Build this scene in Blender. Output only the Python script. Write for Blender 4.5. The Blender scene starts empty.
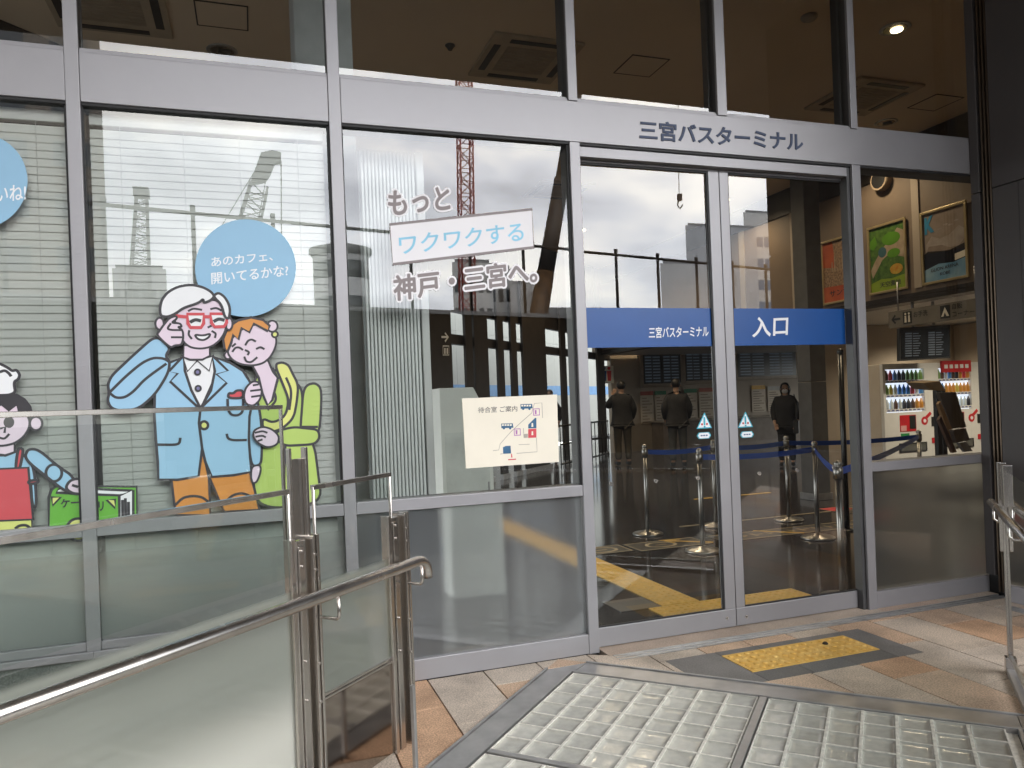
import bpy, bmesh, math, random
from mathutils import Vector, Matrix
from mathutils.geometry import tessellate_polygon
random.seed(7)
S = bpy.context.scene
COL = S.collection
R = math.radians

# ------------------------------------------------------------------ camera (measured from the photograph)
CF, CYAW, CROLL, CPIT, CCY, CD, CH = 756.958, R(18.82), R(-2.2525), R(0.082), 403.65, 3.9916, 1.45
Fw = Vector((math.sin(CYAW)*math.cos(CPIT), math.cos(CYAW)*math.cos(CPIT), math.sin(CPIT)))
_r0 = Vector((math.cos(CYAW), -math.sin(CYAW), 0)); _u0 = _r0.cross(Fw)
Rt = _r0*math.cos(CROLL) + _u0*math.sin(CROLL); Up = -_r0*math.sin(CROLL) + _u0*math.cos(CROLL)
CAM = Vector((0, -CD, CH))
cd = bpy.data.cameras.new('camera'); cam = bpy.data.objects.new('camera', cd); COL.objects.link(cam)
M4 = Matrix.Identity(4)
for i in range(3):
    M4[i][0] = Rt[i]; M4[i][1] = Up[i]; M4[i][2] = -Fw[i]; M4[i][3] = CAM[i]
cam.matrix_world = M4
cd.sensor_width = 36; cd.lens = 36*CF/1024; cd.shift_y = (CCY-384)/1024; cd.clip_start = 0.05; cd.clip_end = 2000
S.camera = cam

# survey helpers: where a sight line of the photograph meets a plane of the place
def sight(x, y): return Fw + Rt*((x-512)/CF) + Up*((CCY-y)/CF)
def onY(x, y, Y=0.0):
    d = sight(x, y); return CAM + d*((Y+CD)/d.y)
def onZ(x, y, Z=0.0):
    d = sight(x, y); return CAM + d*((Z-CH)/d.z)
def onX(x, y, X):
    d = sight(x, y); return CAM + d*(X/d.x)
def onK(x, y, k):
    d = sight(x, y); return CAM + d*((k-CD)/(d.x-d.y))
def refl(x, y, Y):
    p = onY(x, y, Y); return Vector((p.x, -p.y, p.z))

# ------------------------------------------------------------------ materials
def new_mat(name):
    m = bpy.data.materials.new(name); m.use_nodes = True
    nt = m.node_tree; nt.nodes.clear()
    out = nt.nodes.new('ShaderNodeOutputMaterial'); return m, nt, out
def N(nt, t, **kw):
    n = nt.nodes.new(t)
    for k, v in kw.items(): setattr(n, k, v)
    return n
def L(nt, a, b): nt.links.new(a, b)
def rgba(c): return (c[0], c[1], c[2], 1)
def pm(name, col, rough=.5, metal=0.0, var=.12, scale=6.0, bump=0.0, bscale=80.0, emit=None, estr=0, spec=.5, stretch=(1,1,1), rvar=.0, col2=None):
    """principled with noise in colour, roughness and bump"""
    m, nt, out = new_mat(name)
    b = N(nt, 'ShaderNodeBsdfPrincipled'); L(nt, b.outputs[0], out.inputs[0])
    b.inputs['Roughness'].default_value = rough; b.inputs['Metallic'].default_value = metal
    b.inputs['Specular IOR Level'].default_value = spec
    tc = N(nt, 'ShaderNodeTexCoord'); mp = N(nt, 'ShaderNodeMapping'); L(nt, tc.outputs['Object'], mp.inputs[0])
    mp.inputs['Scale'].default_value = stretch
    nz = N(nt, 'ShaderNodeTexNoise'); nz.inputs['Scale'].default_value = scale; nz.inputs['Detail'].default_value = 6
    L(nt, mp.outputs[0], nz.inputs['Vector'])
    cr = N(nt, 'ShaderNodeValToRGB'); L(nt, nz.outputs['Fac'], cr.inputs[0])
    c2 = col2 or tuple(min(1, c*(1+var)) for c in col)
    cr.color_ramp.elements[0].position = .3; cr.color_ramp.elements[1].position = .7
    cr.color_ramp.elements[0].color = rgba(tuple(c*(1-var) for c in col)) if not col2 else rgba(col)
    cr.color_ramp.elements[1].color = rgba(c2)
    L(nt, cr.outputs[0], b.inputs['Base Color'])
    if rvar:
        mr = N(nt, 'ShaderNodeMapRange'); L(nt, nz.outputs['Fac'], mr.inputs[0])
        mr.inputs[3].default_value = max(.02, rough-rvar); mr.inputs[4].default_value = rough+rvar
        L(nt, mr.outputs[0], b.inputs['Roughness'])
    if bump:
        n2 = N(nt, 'ShaderNodeTexNoise'); n2.inputs['Scale'].default_value = bscale; n2.inputs['Detail'].default_value = 4
        L(nt, mp.outputs[0], n2.inputs['Vector'])
        bp = N(nt, 'ShaderNodeBump'); bp.inputs['Strength'].default_value = bump; bp.inputs['Distance'].default_value = .01
        L(nt, n2.outputs['Fac'], bp.inputs['Height']); L(nt, bp.outputs[0], b.inputs['Normal'])
    if emit:
        b.inputs['Emission Color'].default_value = rgba(emit); b.inputs['Emission Strength'].default_value = estr
    return m
def fresnel2(nt, k=1.9, ior=1.5):
    f = N(nt, 'ShaderNodeFresnel'); f.inputs[0].default_value = ior
    mu = N(nt, 'ShaderNodeMath', operation='MULTIPLY', use_clamp=True); mu.inputs[1].default_value = k
    L(nt, f.outputs[0], mu.inputs[0]); return mu.outputs[0]
def glass_mat(name, tint=(.88,.91,.89), k=2.1):
    m, nt, out = new_mat(name)
    t = N(nt, 'ShaderNodeBsdfTransparent'); t.inputs[0].default_value = rgba(tint)
    g = N(nt, 'ShaderNodeBsdfGlossy'); g.inputs['Roughness'].default_value = 0.0
    g.inputs[0].default_value = (1,1,1,1)
    mx = N(nt, 'ShaderNodeMixShader'); L(nt, fresnel2(nt, k), mx.inputs[0])
    L(nt, t.outputs[0], mx.inputs[1]); L(nt, g.outputs[0], mx.inputs[2]); L(nt, mx.outputs[0], out.inputs[0])
    # faint dust so that the pane is not perfectly clean
    return m
def frost_mat(name, col, z0, z1, clear0, clear1, rough=.5, diff=.5, k=1.7, trans=None, grough=.03, low=None):
    """frosted film: between heights z0 and z1 the film goes from clear0 to clear1 (share of clear glass)"""
    m, nt, out = new_mat(name)
    geo = N(nt, 'ShaderNodeNewGeometry'); sx = N(nt, 'ShaderNodeSeparateXYZ'); L(nt, geo.outputs['Position'], sx.inputs[0])
    mr = N(nt, 'ShaderNodeMapRange', interpolation_type='SMOOTHSTEP'); L(nt, sx.outputs['Z'], mr.inputs[0])
    mr.inputs[1].default_value = z0; mr.inputs[2].default_value = z1; mr.inputs[3].default_value = clear0; mr.inputs[4].default_value = clear1
    rf = N(nt, 'ShaderNodeBsdfRefraction'); rf.inputs['IOR'].default_value = 1.12; rf.inputs['Roughness'].default_value = rough
    rf.inputs[0].default_value = rgba(trans or (.8,.84,.82))
    nz = N(nt, 'ShaderNodeTexNoise'); nz.inputs['Scale'].default_value = 2.2; nz.inputs['Detail'].default_value = 3
    L(nt, geo.outputs['Position'], nz.inputs['Vector'])
    cr = N(nt, 'ShaderNodeValToRGB'); L(nt, nz.outputs['Fac'], cr.inputs[0])
    cr.color_ramp.elements[0].color = rgba(tuple(c*.9 for c in col)); cr.color_ramp.elements[1].color = rgba(tuple(min(1,c*1.08) for c in col))
    csock = cr.outputs[0]
    if low:  # paints a bright zone into the film colour at its foot
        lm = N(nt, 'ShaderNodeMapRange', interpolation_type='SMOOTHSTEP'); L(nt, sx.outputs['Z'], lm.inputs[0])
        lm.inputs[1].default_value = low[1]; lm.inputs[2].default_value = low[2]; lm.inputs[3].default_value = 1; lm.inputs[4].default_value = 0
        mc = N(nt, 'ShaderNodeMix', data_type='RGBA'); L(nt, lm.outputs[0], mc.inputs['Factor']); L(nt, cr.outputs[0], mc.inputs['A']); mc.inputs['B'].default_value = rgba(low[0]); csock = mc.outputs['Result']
    df = N(nt, 'ShaderNodeBsdfDiffuse'); L(nt, csock, df.inputs[0])
    tl = N(nt, 'ShaderNodeBsdfTranslucent'); L(nt, csock, tl.inputs[0])
    dt = N(nt, 'ShaderNodeMixShader'); dt.inputs[0].default_value = .5; L(nt, df.outputs[0], dt.inputs[1]); L(nt, tl.outputs[0], dt.inputs[2])
    a = N(nt, 'ShaderNodeMixShader'); a.inputs[0].default_value = diff; L(nt, rf.outputs[0], a.inputs[1]); L(nt, dt.outputs[0], a.inputs[2])
    tr = N(nt, 'ShaderNodeBsdfTransparent'); tr.inputs[0].default_value = (.86,.9,.88,1)
    b = N(nt, 'ShaderNodeMixShader'); L(nt, mr.outputs[0], b.inputs[0]); L(nt, a.outputs[0], b.inputs[1]); L(nt, tr.outputs[0], b.inputs[2])
    g = N(nt, 'ShaderNodeBsdfGlossy'); g.inputs['Roughness'].default_value = grough
    c = N(nt, 'ShaderNodeMixShader'); L(nt, fresnel2(nt, k), c.inputs[0]); L(nt, b.outputs[0], c.inputs[1]); L(nt, g.outputs[0], c.inputs[2])
    L(nt, c.outputs[0], out.inputs[0]); return m
def island_mat(name, cols, rough=.6, bump=.25, bscale=160, speck=.25, spec=.4, stain=.35, attr=None):
    """a colour per tile (each tile is an island) with grain and stains"""
    m, nt, out = new_mat(name)
    b = N(nt, 'ShaderNodeBsdfPrincipled'); L(nt, b.outputs[0], out.inputs[0]); b.inputs['Roughness'].default_value = rough
    b.inputs['Specular IOR Level'].default_value = spec
    geo = N(nt, 'ShaderNodeNewGeometry'); cr = N(nt, 'ShaderNodeValToRGB'); cr.color_ramp.interpolation = 'CONSTANT'
    if attr:
        at = N(nt, 'ShaderNodeAttribute', attribute_name=attr); L(nt, at.outputs['Fac'], cr.inputs[0])
    else: L(nt, geo.outputs['Random Per Island'], cr.inputs[0])
    e = cr.color_ramp.elements
    for i, c in enumerate(cols):
        if i < 2: e[i].position = i/len(cols); e[i].color = rgba(c)
        else:
            q = e.new(i/len(cols)); q.color = rgba(c)
    nz = N(nt, 'ShaderNodeTexNoise'); nz.inputs['Scale'].default_value = 130; nz.inputs['Detail'].default_value = 5
    L(nt, geo.outputs['Position'], nz.inputs['Vector'])
    big = N(nt, 'ShaderNodeTexNoise'); big.inputs['Scale'].default_value = 2.3; big.inputs['Detail'].default_value = 7; big.inputs['Roughness'].default_value = .65
    L(nt, geo.outputs['Position'], big.inputs['Vector'])
    m1 = N(nt, 'ShaderNodeMapRange'); L(nt, nz.outputs['Fac'], m1.inputs[0]); m1.inputs[1].default_value = .3; m1.inputs[2].default_value = .7
    m1.inputs[3].default_value = 1-speck; m1.inputs[4].default_value = 1+speck
    m2 = N(nt, 'ShaderNodeMapRange'); L(nt, big.outputs['Fac'], m2.inputs[0]); m2.inputs[1].default_value = .3; m2.inputs[2].default_value = .6
    m2.inputs[3].default_value = 1-stain; m2.inputs[4].default_value = 1.05
    mm = N(nt, 'ShaderNodeMath', operation='MULTIPLY'); L(nt, m1.outputs[0], mm.inputs[0]); L(nt, m2.outputs[0], mm.inputs[1])
    vs = N(nt, 'ShaderNodeVectorMath', operation='SCALE'); L(nt, cr.outputs[0], vs.inputs[0]); L(nt, mm.outputs[0], vs.inputs['Scale'])
    L(nt, vs.outputs[0], b.inputs['Base Color'])
    bp = N(nt, 'ShaderNodeBump'); bp.inputs['Strength'].default_value = bump; bp.inputs['Distance'].default_value = .004
    L(nt, nz.outputs['Fac'], bp.inputs['Height']); L(nt, bp.outputs[0], b.inputs['Normal'])
    return m
def emis(name, col, s):
    return pm(name, col, .5, emit=col, estr=s, var=.02)

ALU = pm('satin_aluminium', (.315,.308,.322), .42, .3, var=.05, scale=3, rvar=.06, bump=.02, bscale=300)
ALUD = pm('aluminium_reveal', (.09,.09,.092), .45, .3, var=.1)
GASKET = pm('black_gasket', (.012,.012,.013), .6)
STEEL = pm('brushed_stainless', (.58,.545,.51), .25, 1.0, var=.08, scale=14, rvar=.08, stretch=(1,1,.06), bump=.015, bscale=300)
STEELD = pm('dull_stainless', (.44,.43,.425), .42, .85, var=.16, scale=9, rvar=.1, bump=.05, bscale=120)
MIRROR = pm('polished_stainless', (.40,.35,.31), .11, 1.0, var=.06, rvar=.03)
DPANEL = pm('dark_metal_panel', (.088,.080,.081), .6, .1, var=.08, scale=2, rvar=.05)
DBROWN = pm('dark_brown_steel', (.03,.024,.02), .4, .3, var=.15)
BLACK = pm('black_plastic', (.012,.012,.012), .45)
WHITE = pm('white_paint', (.74,.74,.72), .45, var=.04)
CREAM = pm('cream_card', (.80,.74,.62), .6, var=.03)
GLASS = glass_mat('clear_glass')
GLASSG = glass_mat('guard_glass', (.88,.94,.91), 1.9)
FROST_L = frost_mat('frosted_film_green', (.56,.585,.565), .60, .93, .03, .85, .35, .70, 1.2)
FROST_M = frost_mat('frosted_film_grey', (.40,.42,.44), .2, 1.3, .0, .10, .30, .36, 2.0, grough=.07)
FROST_R = frost_mat('frosted_film_dark', (.11,.115,.11), .2, 1.3, .0, .10, .35, .55, 1.2)
FROST_G = frost_mat('frosted_guard_film', (.46,.48,.42), .80, .83, .0, .97, .45, .40, 1.6, (.8,.84,.76))
FROST_GL = frost_mat('frosted_guard_film_painted_glow', (.42,.44,.385), .80, .83, .0, .97, .45, .72, 1.6, (.85,.86,.78), low=((.98,.97,.87), .30, .56))  # whiter foot colour stands in for bright light coming through the panel
PLASTER = pm('beige_wall', (.42,.35,.28), .7, var=.06, scale=2)
BROWNW = pm('brown_panel_wall', (.20,.15,.11), .55, var=.08, scale=2)
CEIL = pm('ceiling_board', (.78,.66,.52), .8, var=.03, scale=1)
SOFF = pm('soffit_board', (.36,.31,.265), .7, var=.06)
BLUE = pm('blue_vinyl', (.002,.066,.27), .35, var=.05)
VWHITE = pm('white_vinyl', (.82,.83,.85), .4, var=.02)
NAVYL = pm('slate_blue_letter', (.03,.048,.105), .55, .0, var=.08)
YELLOW = pm('tactile_yellow', (.74,.41,.075), .65, scale=14, bump=.25, col2=(.80,.53,.17))
IYELLOW = pm('indoor_tactile_yellow', (.80,.50,.10), .5, var=.1, scale=15, bump=.1)
IFLOOR = pm('dark_polished_stone', (.034,.026,.021), .11, 0, var=.3, scale=30, rvar=.03, spec=.6)
GRANITE = pm('grey_green_granite', (.10,.115,.105), .35, var=.45, scale=160)

# ------------------------------------------------------------------ mesh builder
def cr_smooth(pts, n=6, closed=True):
    out = []; k = len(pts)
    for i in range(k if closed else k-1):
        g = lambda j: Vector(pts[j % k]) if closed else Vector(pts[max(0, min(k-1, j))])
        p0, p1, p2, p3 = g(i-1), g(i), g(i+1), g(i+2)
        for s in range(n):
            t = s/n
            out.append(.5*((2*p1)+(p2-p0)*t+(2*p0-5*p1+4*p2-p3)*t*t+(3*p1-p0-3*p2+p3)*t**3))
    if not closed: out.append(Vector(pts[-1]))
    return out
def chaikin(pts, it=2, closed=True, f=.18):
    p = [Vector(q) for q in pts]
    for _ in range(it):
        o = []
        n = len(p)
        for i in range(n if closed else n-1):
            a, b = p[i], p[(i+1) % n]
            o += [a+(b-a)*f, b+(a-b)*f]
        if not closed: o = [p[0]]+o[1:-1]+[p[-1]]
        p = o
    return p

class MB:
    def __init__(s): s.v = []; s.f = []; s.m = []; s.sm = []
    def face(s, idx, m=0, sm=False): s.f.append(tuple(idx)); s.m.append(m); s.sm.append(sm)
    def quad(s, a, b, c, d, m=0):
        i = len(s.v); s.v += [Vector(a), Vector(b), Vector(c), Vector(d)]; s.face((i,i+1,i+2,i+3), m); return s
    def obox(s, o, ux, uy, uz, m=0):
        """box from corner o along three edge vectors"""
        o, ux, uy, uz = map(Vector, (o, ux, uy, uz))
        if ux.cross(uy).dot(uz) < 0: o = o+ux; ux = -ux
        i = len(s.v)
        s.v += [o, o+ux, o+ux+uy, o+uy, o+uz, o+ux+uz, o+ux+uy+uz, o+uy+uz]
        for q in ((0,3,2,1),(4,5,6,7),(0,1,5,4),(1,2,6,5),(2,3,7,6),(3,0,4,7)): s.face([i+j for j in q], m)
        return s
    def box(s, a, b, m=0):
        a = Vector(a); b = Vector(b)
        lo = Vector((min(a.x,b.x),min(a.y,b.y),min(a.z,b.z))); hi = Vector((max(a.x,b.x),max(a.y,b.y),max(a.z,b.z)))
        d = hi-lo; return s.obox(lo, (d.x,0,0), (0,d.y,0), (0,0,d.z), m)
    def tube(s, pts, r, seg=10, m=0, caps=True, smooth=True):
        pts = [Vector(p) for p in pts]; rs = r if isinstance(r, (list, tuple)) else [r]*len(pts)
        base = len(s.v); n = None
        for i, p in enumerate(pts):
            t = (pts[min(i+1, len(pts)-1)]-pts[max(i-1, 0)])
            if t.length < 1e-9: t = Vector((0,0,1))
            t.normalize()
            if n is None:
                n = t.orthogonal().normalized()
            n = (n-t*n.dot(t)); n = n.normalized() if n.length > 1e-6 else t.orthogonal().normalized()
            b = t.cross(n)
            for k in range(seg):
                a = 2*math.pi*k/seg; s.v.append(p+(n*math.cos(a)+b*math.sin(a))*rs[i])
        for i in range(len(pts)-1):
            for k in range(seg):
                a = base+i*seg+k; b2 = base+i*seg+(k+1) % seg
                s.face((a, b2, b2+seg, a+seg), m, smooth)
        if caps:
            s.face([base+k for k in range(seg)][::-1], m); e = base+(len(pts)-1)*seg; s.face([e+k for k in range(seg)], m)
        return s
    def lathe(s, c, prof, seg=24, m=0, smooth=True):
        c = Vector(c); base = len(s.v)
        for (r, z) in prof:
            for k in range(seg):
                a = 2*math.pi*k/seg; s.v.append(c+Vector((r*math.cos(a), r*math.sin(a), z)))
        for i in range(len(prof)-1):
            for k in range(seg):
                a = base+i*seg+k; b = base+i*seg+(k+1) % seg
                s.face((a, b, b+seg, a+seg), m, smooth)
        s.face([base+k for k in range(seg)][::-1], m); e = base+(len(prof)-1)*seg; s.face([e+k for k in range(seg)], m)
        return s
    def poly(s, pts, m=0):
        pts = [Vector(p) for p in pts]; i = len(s.v); s.v += pts
        for t in tessellate_polygon([pts]): s.face([i+j for j in t], m)
        return s
    def prism(s, pts, d, m=0):
        pts = [Vector(p) for p in pts]; d = Vector(d); n = len(pts); i = len(s.v)
        s.v += pts+[p+d for p in pts]
        tri = tessellate_polygon([pts])
        for t in tri: s.face([i+j for j in t][::-1], m); s.face([i+n+j for j in t], m)
        for k in range(n): s.face((i+k, i+(k+1) % n, i+n+(k+1) % n, i+n+k), m)
        return s
    def ribbon(s, pts, w, nrm, m=0, closed=True):
        """flat line of width w on the plane with normal nrm"""
        pts = [Vector(p) for p in pts]; nrm = Vector(nrm); n = len(pts); base = len(s.v)
        for i, p in enumerate(pts):
            a = pts[(i-1) % n] if (closed or i > 0) else p; b = pts[(i+1) % n] if (closed or i < n-1) else p
            t = b-a
            t = t.normalized() if t.length > 1e-9 else Vector((1,0,0))
            q = nrm.cross(t).normalized()*w/2; s.v += [p-q, p+q]
        for i in range(n if closed else n-1):
            j = (i+1) % n; s.face((base+2*i, base+2*j, base+2*j+1, base+2*i+1), m)
        return s
    def sphere(s, c, r, seg=12, rings=8, m=0, sc=(1,1,1)):
        c = Vector(c); base = len(s.v)
        for i in range(rings+1):
            a = math.pi*i/rings
            for k in range(seg):
                b = 2*math.pi*k/seg
                s.v.append(c+Vector((r*math.sin(a)*math.cos(b)*sc[0], r*math.sin(a)*math.sin(b)*sc[1], r*math.cos(a)*sc[2])))
        for i in range(rings):
            for k in range(seg):
                a = base+i*seg+k; b = base+i*seg+(k+1) % seg; s.face((a, a+seg, b+seg, b), m, True)
        return s
    def build(s, name, mats, parent=None, bevel=0, fix=True):
        me = bpy.data.meshes.new(name)
        off = wloc(parent) if parent else Vector((0,0,0))
        me.from_pydata([v-off for v in s.v], [], s.f)
        if not isinstance(mats, (list, tuple)): mats = [mats]
        for m in mats: me.materials.append(m)
        me.polygons.foreach_set('material_index', s.m); me.polygons.foreach_set('use_smooth', s.sm)
        me.validate(); me.update()
        o = bpy.data.objects.new(name, me); COL.objects.link(o)
        if parent: o.parent = parent
        if bevel:
            bv = o.modifiers.new('bevel', 'BEVEL'); bv.width = bevel; bv.segments = 2; bv.limit_method = 'ANGLE'; bv.angle_limit = R(40)
        return o
def wloc(o):
    p = Vector((0,0,0))
    while o: p = p+o.location; o = o.parent
    return p
def thing(name, label, cat, loc, group=None):
    o = bpy.data.objects.new(name, None); COL.objects.link(o); o.location = Vector(loc); o.empty_display_size = .1
    o['label'] = label; o['category'] = cat; o['kind'] = 'thing'
    if group: o['group'] = group
    return o
def tag(o, label, cat, group=None):
    o['label'] = label; o['category'] = cat; o['kind'] = 'thing'
    if group: o['group'] = group
    return o
def struct(o): o['kind'] = 'structure'; return o
def stuff(o): o['kind'] = 'stuff'; return o
def dup(root, loc, label=None):
    r = root.copy(); COL.objects.link(r); r.location = Vector(loc)
    if label: r['label'] = label
    for ch in list(root.children):
        c = ch.copy(); COL.objects.link(c); c.parent = r
        for g in ch.children:
            d = g.copy(); COL.objects.link(d); d.parent = c
    return r
_DG = None
def text_mesh(sx, bold=0.0):
    cu = bpy.data.curves.new('lettering', 'FONT'); cu.body = sx; cu.offset = bold; cu.resolution_u = 4; cu.align_x = 'LEFT'
    o = bpy.data.objects.new('lettering', cu); COL.objects.link(o)
    bpy.context.view_layer.update()
    dg = bpy.context.evaluated_depsgraph_get()
    me = bpy.data.meshes.new_from_object(o.evaluated_get(dg)); vs = [v.co.copy() for v in me.vertices]; fs = [tuple(p.vertices) for p in me.polygons]
    bpy.data.objects.remove(o); bpy.data.meshes.remove(me); bpy.data.curves.remove(cu)
    return vs, fs
def add_text(mb, sx, bl, br, tl, m=0, bold=0.0, lift=None, depth=None):
    """lettering fitted in the parallelogram bottom-left, bottom-right, top-left"""
    vs, fs = text_mesh(sx, bold)
    if not vs: return mb
    x0 = min(v.x for v in vs); x1 = max(v.x for v in vs); y0 = min(v.y for v in vs); y1 = max(v.y for v in vs)
    bl, br, tl = map(Vector, (bl, br, tl)); u = br-bl; w = tl-bl; n = u.cross(w).normalized()
    base = len(mb.v)
    for v in vs: mb.v.append(bl+u*((v.x-x0)/(x1-x0))+w*((v.y-y0)/(y1-y0))+(n*lift if lift else Vector((0,0,0))))
    for f in fs: mb.face([base+i for i in f], m)
    if depth:      # raised letters: side walls
        ed = {}
        for f in fs:
            for i in range(len(f)):
                a, b = f[i], f[(i+1) % len(f)]
                ed[(a, b)] = ed.get((a, b), 0)+1
        bk = len(mb.v)
        for v in list(mb.v[base:bk]): mb.v.append(v-n*depth)
        k = bk-base
        for (a, b) in ed:
            if (b, a) not in ed: mb.face((base+a, base+a+k, base+b+k, base+b), m)
    return mb

# ------------------------------------------------------------------ world
w = bpy.data.worlds.new('World'); S.world = w; w.use_nodes = True
nt = w.node_tree; nt.nodes.clear()
wo = N(nt, 'ShaderNodeOutputWorld'); bg = N(nt, 'ShaderNodeBackground'); L(nt, bg.outputs[0], wo.inputs[0])
SUN_EL, SUN_AZ = R(42), R(-18)
sky = N(nt, 'ShaderNodeTexSky'); sky.sky_type = 'NISHITA'; sky.sun_disc = False; sky.sun_elevation = SUN_EL; sky.sun_rotation = SUN_AZ
tc = N(nt, 'ShaderNodeTexCoord')
mp = N(nt, 'ShaderNodeMapping'); mp.inputs['Scale'].default_value = (1,1,2.2); L(nt, tc.outputs['Generated'], mp.inputs[0])
nz = N(nt, 'ShaderNodeTexNoise'); nz.inputs['Scale'].default_value = 4.6; nz.inputs['Detail'].default_value = 8; nz.inputs['Roughness'].default_value = .5; nz.inputs['Distortion'].default_value = .3
L(nt, mp.outputs[0], nz.inputs['Vector'])
cr = N(nt, 'ShaderNodeValToRGB'); L(nt, nz.outputs['Fac'], cr.inputs[0])
e = cr.color_ramp.elements; e[0].position = .34; e[0].color = (.54,.545,.575,1); e[1].position = .62; e[1].color = (1.12,1.08,1.0,1)
q = e.new(.48); q.color = (.76,.77,.80,1)
dt = N(nt, 'ShaderNodeVectorMath', operation='DOT_PRODUCT'); L(nt, tc.outputs['Generated'], dt.inputs[0])
dv = Vector((.45,-.86,.24)).normalized(); dt.inputs[1].default_value = dv
mr = N(nt, 'ShaderNodeMapRange', interpolation_type='SMOOTHSTEP'); L(nt, dt.outputs['Value'], mr.inputs[0])
mr.inputs[1].default_value = .62; mr.inputs[2].default_value = .97; mr.inputs[3].default_value = 1.1; mr.inputs[4].default_value = 9.3
sz = N(nt, 'ShaderNodeSeparateXYZ'); L(nt, tc.outputs['Generated'], sz.inputs[0])
hz = N(nt, 'ShaderNodeMapRange'); L(nt, sz.outputs['Z'], hz.inputs[0]); hz.inputs[1].default_value = -.05; hz.inputs[2].default_value = .03; hz.inputs[3].default_value = .08; hz.inputs[4].default_value = 1
sy_ = N(nt, 'ShaderNodeMapRange', interpolation_type='SMOOTHSTEP'); L(nt, sz.outputs['Y'], sy_.inputs[0])
sy_.inputs[1].default_value = .05; sy_.inputs[2].default_value = .6; sy_.inputs[3].default_value = 0; sy_.inputs[4].default_value = 6.0
am = N(nt, 'ShaderNodeMath', operation='ADD'); L(nt, mr.outputs[0], am.inputs[0]); L(nt, sy_.outputs[0], am.inputs[1])
mu = N(nt, 'ShaderNodeMath', operation='MULTIPLY'); L(nt, am.outputs[0], mu.inputs[0]); L(nt, hz.outputs[0], mu.inputs[1])
vs_ = N(nt, 'ShaderNodeVectorMath', operation='SCALE'); L(nt, cr.outputs[0], vs_.inputs[0]); L(nt, mu.outputs[0], vs_.inputs['Scale'])
sk = N(nt, 'ShaderNodeVectorMath', operation='SCALE'); L(nt, sky.outputs[0], sk.inputs[0]); sk.inputs['Scale'].default_value = .10
ad = N(nt, 'ShaderNodeVectorMath', operation='ADD'); L(nt, vs_.outputs[0], ad.inputs[0]); L(nt, sk.outputs[0], ad.inputs[1])
L(nt, ad.outputs[0], bg.inputs[0]); bg.inputs[1].default_value = 1.0
sd = bpy.data.lights.new('sun', 'SUN'); sd.energy = 1.5; sd.angle = R(12); sd.color = (1,.96,.9)
so = bpy.data.objects.new('sun', sd); COL.objects.link(so)
# the hazy sun stands behind the terminal: the forecourt lies in its shade, the far buildings catch the light
sdir = Vector((math.sin(SUN_AZ)*math.cos(SUN_EL), math.cos(SUN_AZ)*math.cos(SUN_EL), math.sin(SUN_EL)))
so.rotation_euler = sdir.to_track_quat('Z', 'Y').to_euler()

# ------------------------------------------------------------------ ground
ZC, XW = 4.99, 8.85          # ceiling height, bulkhead wall
GROUND = pm('dark_asphalt', (.042,.042,.043), .85, var=.2, scale=3, bump=.1, spec=.15)
o = MB().quad((-400,-400,-.03),(400,-400,-.03),(400,400,-.03),(-400,400,-.03)).build('ground', GROUND); struct(o)
D1 = Vector((.70711,.70711,0)); D2 = Vector((.70711,-.70711,0))
def DP(a, b, z=0): return D1*(b)+D2*(a)+Vector((0,0,z))     # a along D2 (= (x-y)/1.414), b along D1 (= (x+y)/1.414)
KI0, KI1 = 1.80/1.41421, 4.63/1.41421      # inner left / right of the light-well grid (a)
BI = 1.335/1.41421                          # inner top (b)
KO0, BO = 1.575/1.41421, 1.585/1.41421
# paving tiles
tiles = MB(); TW, TL_ = .31, .62
def clip_poly(poly, fn):
    out = []
    for i in range(len(poly)):
        a, b = poly[i], poly[(i+1) % len(poly)]; fa, fb = fn(a), fn(b)
        if fa >= 0: out.append(a)
        if (fa >= 0) != (fb >= 0): out.append(a+(b-a)*(fa/(fa-fb)))
    return out
TONE = []
def add_tile(mb, poly, z0, z1, m=0, tone=0.0):
    if len(poly) < 3: return
    ar = sum(poly[i].x*poly[(i+1) % len(poly)].y-poly[(i+1) % len(poly)].x*poly[i].y for i in range(len(poly)))
    if abs(ar) < 1e-4: return
    if ar < 0: poly = poly[::-1]
    n = len(poly); i = len(mb.v)
    mb.v += [Vector((p.x,p.y,z0)) for p in poly]+[Vector((p.x,p.y,z1)) for p in poly]
    mb.face([i+n+k for k in range(n)], m)
    for k in range(n): mb.face((i+k, i+(k+1) % n, i+n+(k+1) % n, i+n+k), m)
    TONE.extend([tone]*(n+1))
GX0, GX1, GY0, GY1 = 2.10, 3.44, -.76, -.275      # grey border round the tactile tiles
def outside_regions(poly):
    """cut the polygon by: outside the light-well frame; outside the grey border"""
    fr = [lambda p: KO0-(p.x-p.y)/1.41421, lambda p: (p.x+p.y)/1.41421-BO]
    pieces = []
    a = clip_poly(poly, fr[0])
    if len(a) > 2: pieces.append(a)
    b = clip_poly(clip_poly(poly, lambda p: -fr[0](p)), fr[1]) if len(poly) > 2 else []
    if len(b) > 2: pieces.append(b)
    res = []
    for p in pieces:
        for fl in ([lambda q: GX0-q.x], [lambda q: q.x-GX1], [lambda q: q.x-GX0, lambda q: GX1-q.x, lambda q: GY0-q.y], [lambda q: q.x-GX0, lambda q: GX1-q.x, lambda q: q.y-GY1]):
            c = p
            for f in fl:
                c = clip_poly(c, f)
                if len(c) < 3: break
            if len(c) > 2: res.append(c)
    return res
g = .0042
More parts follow.
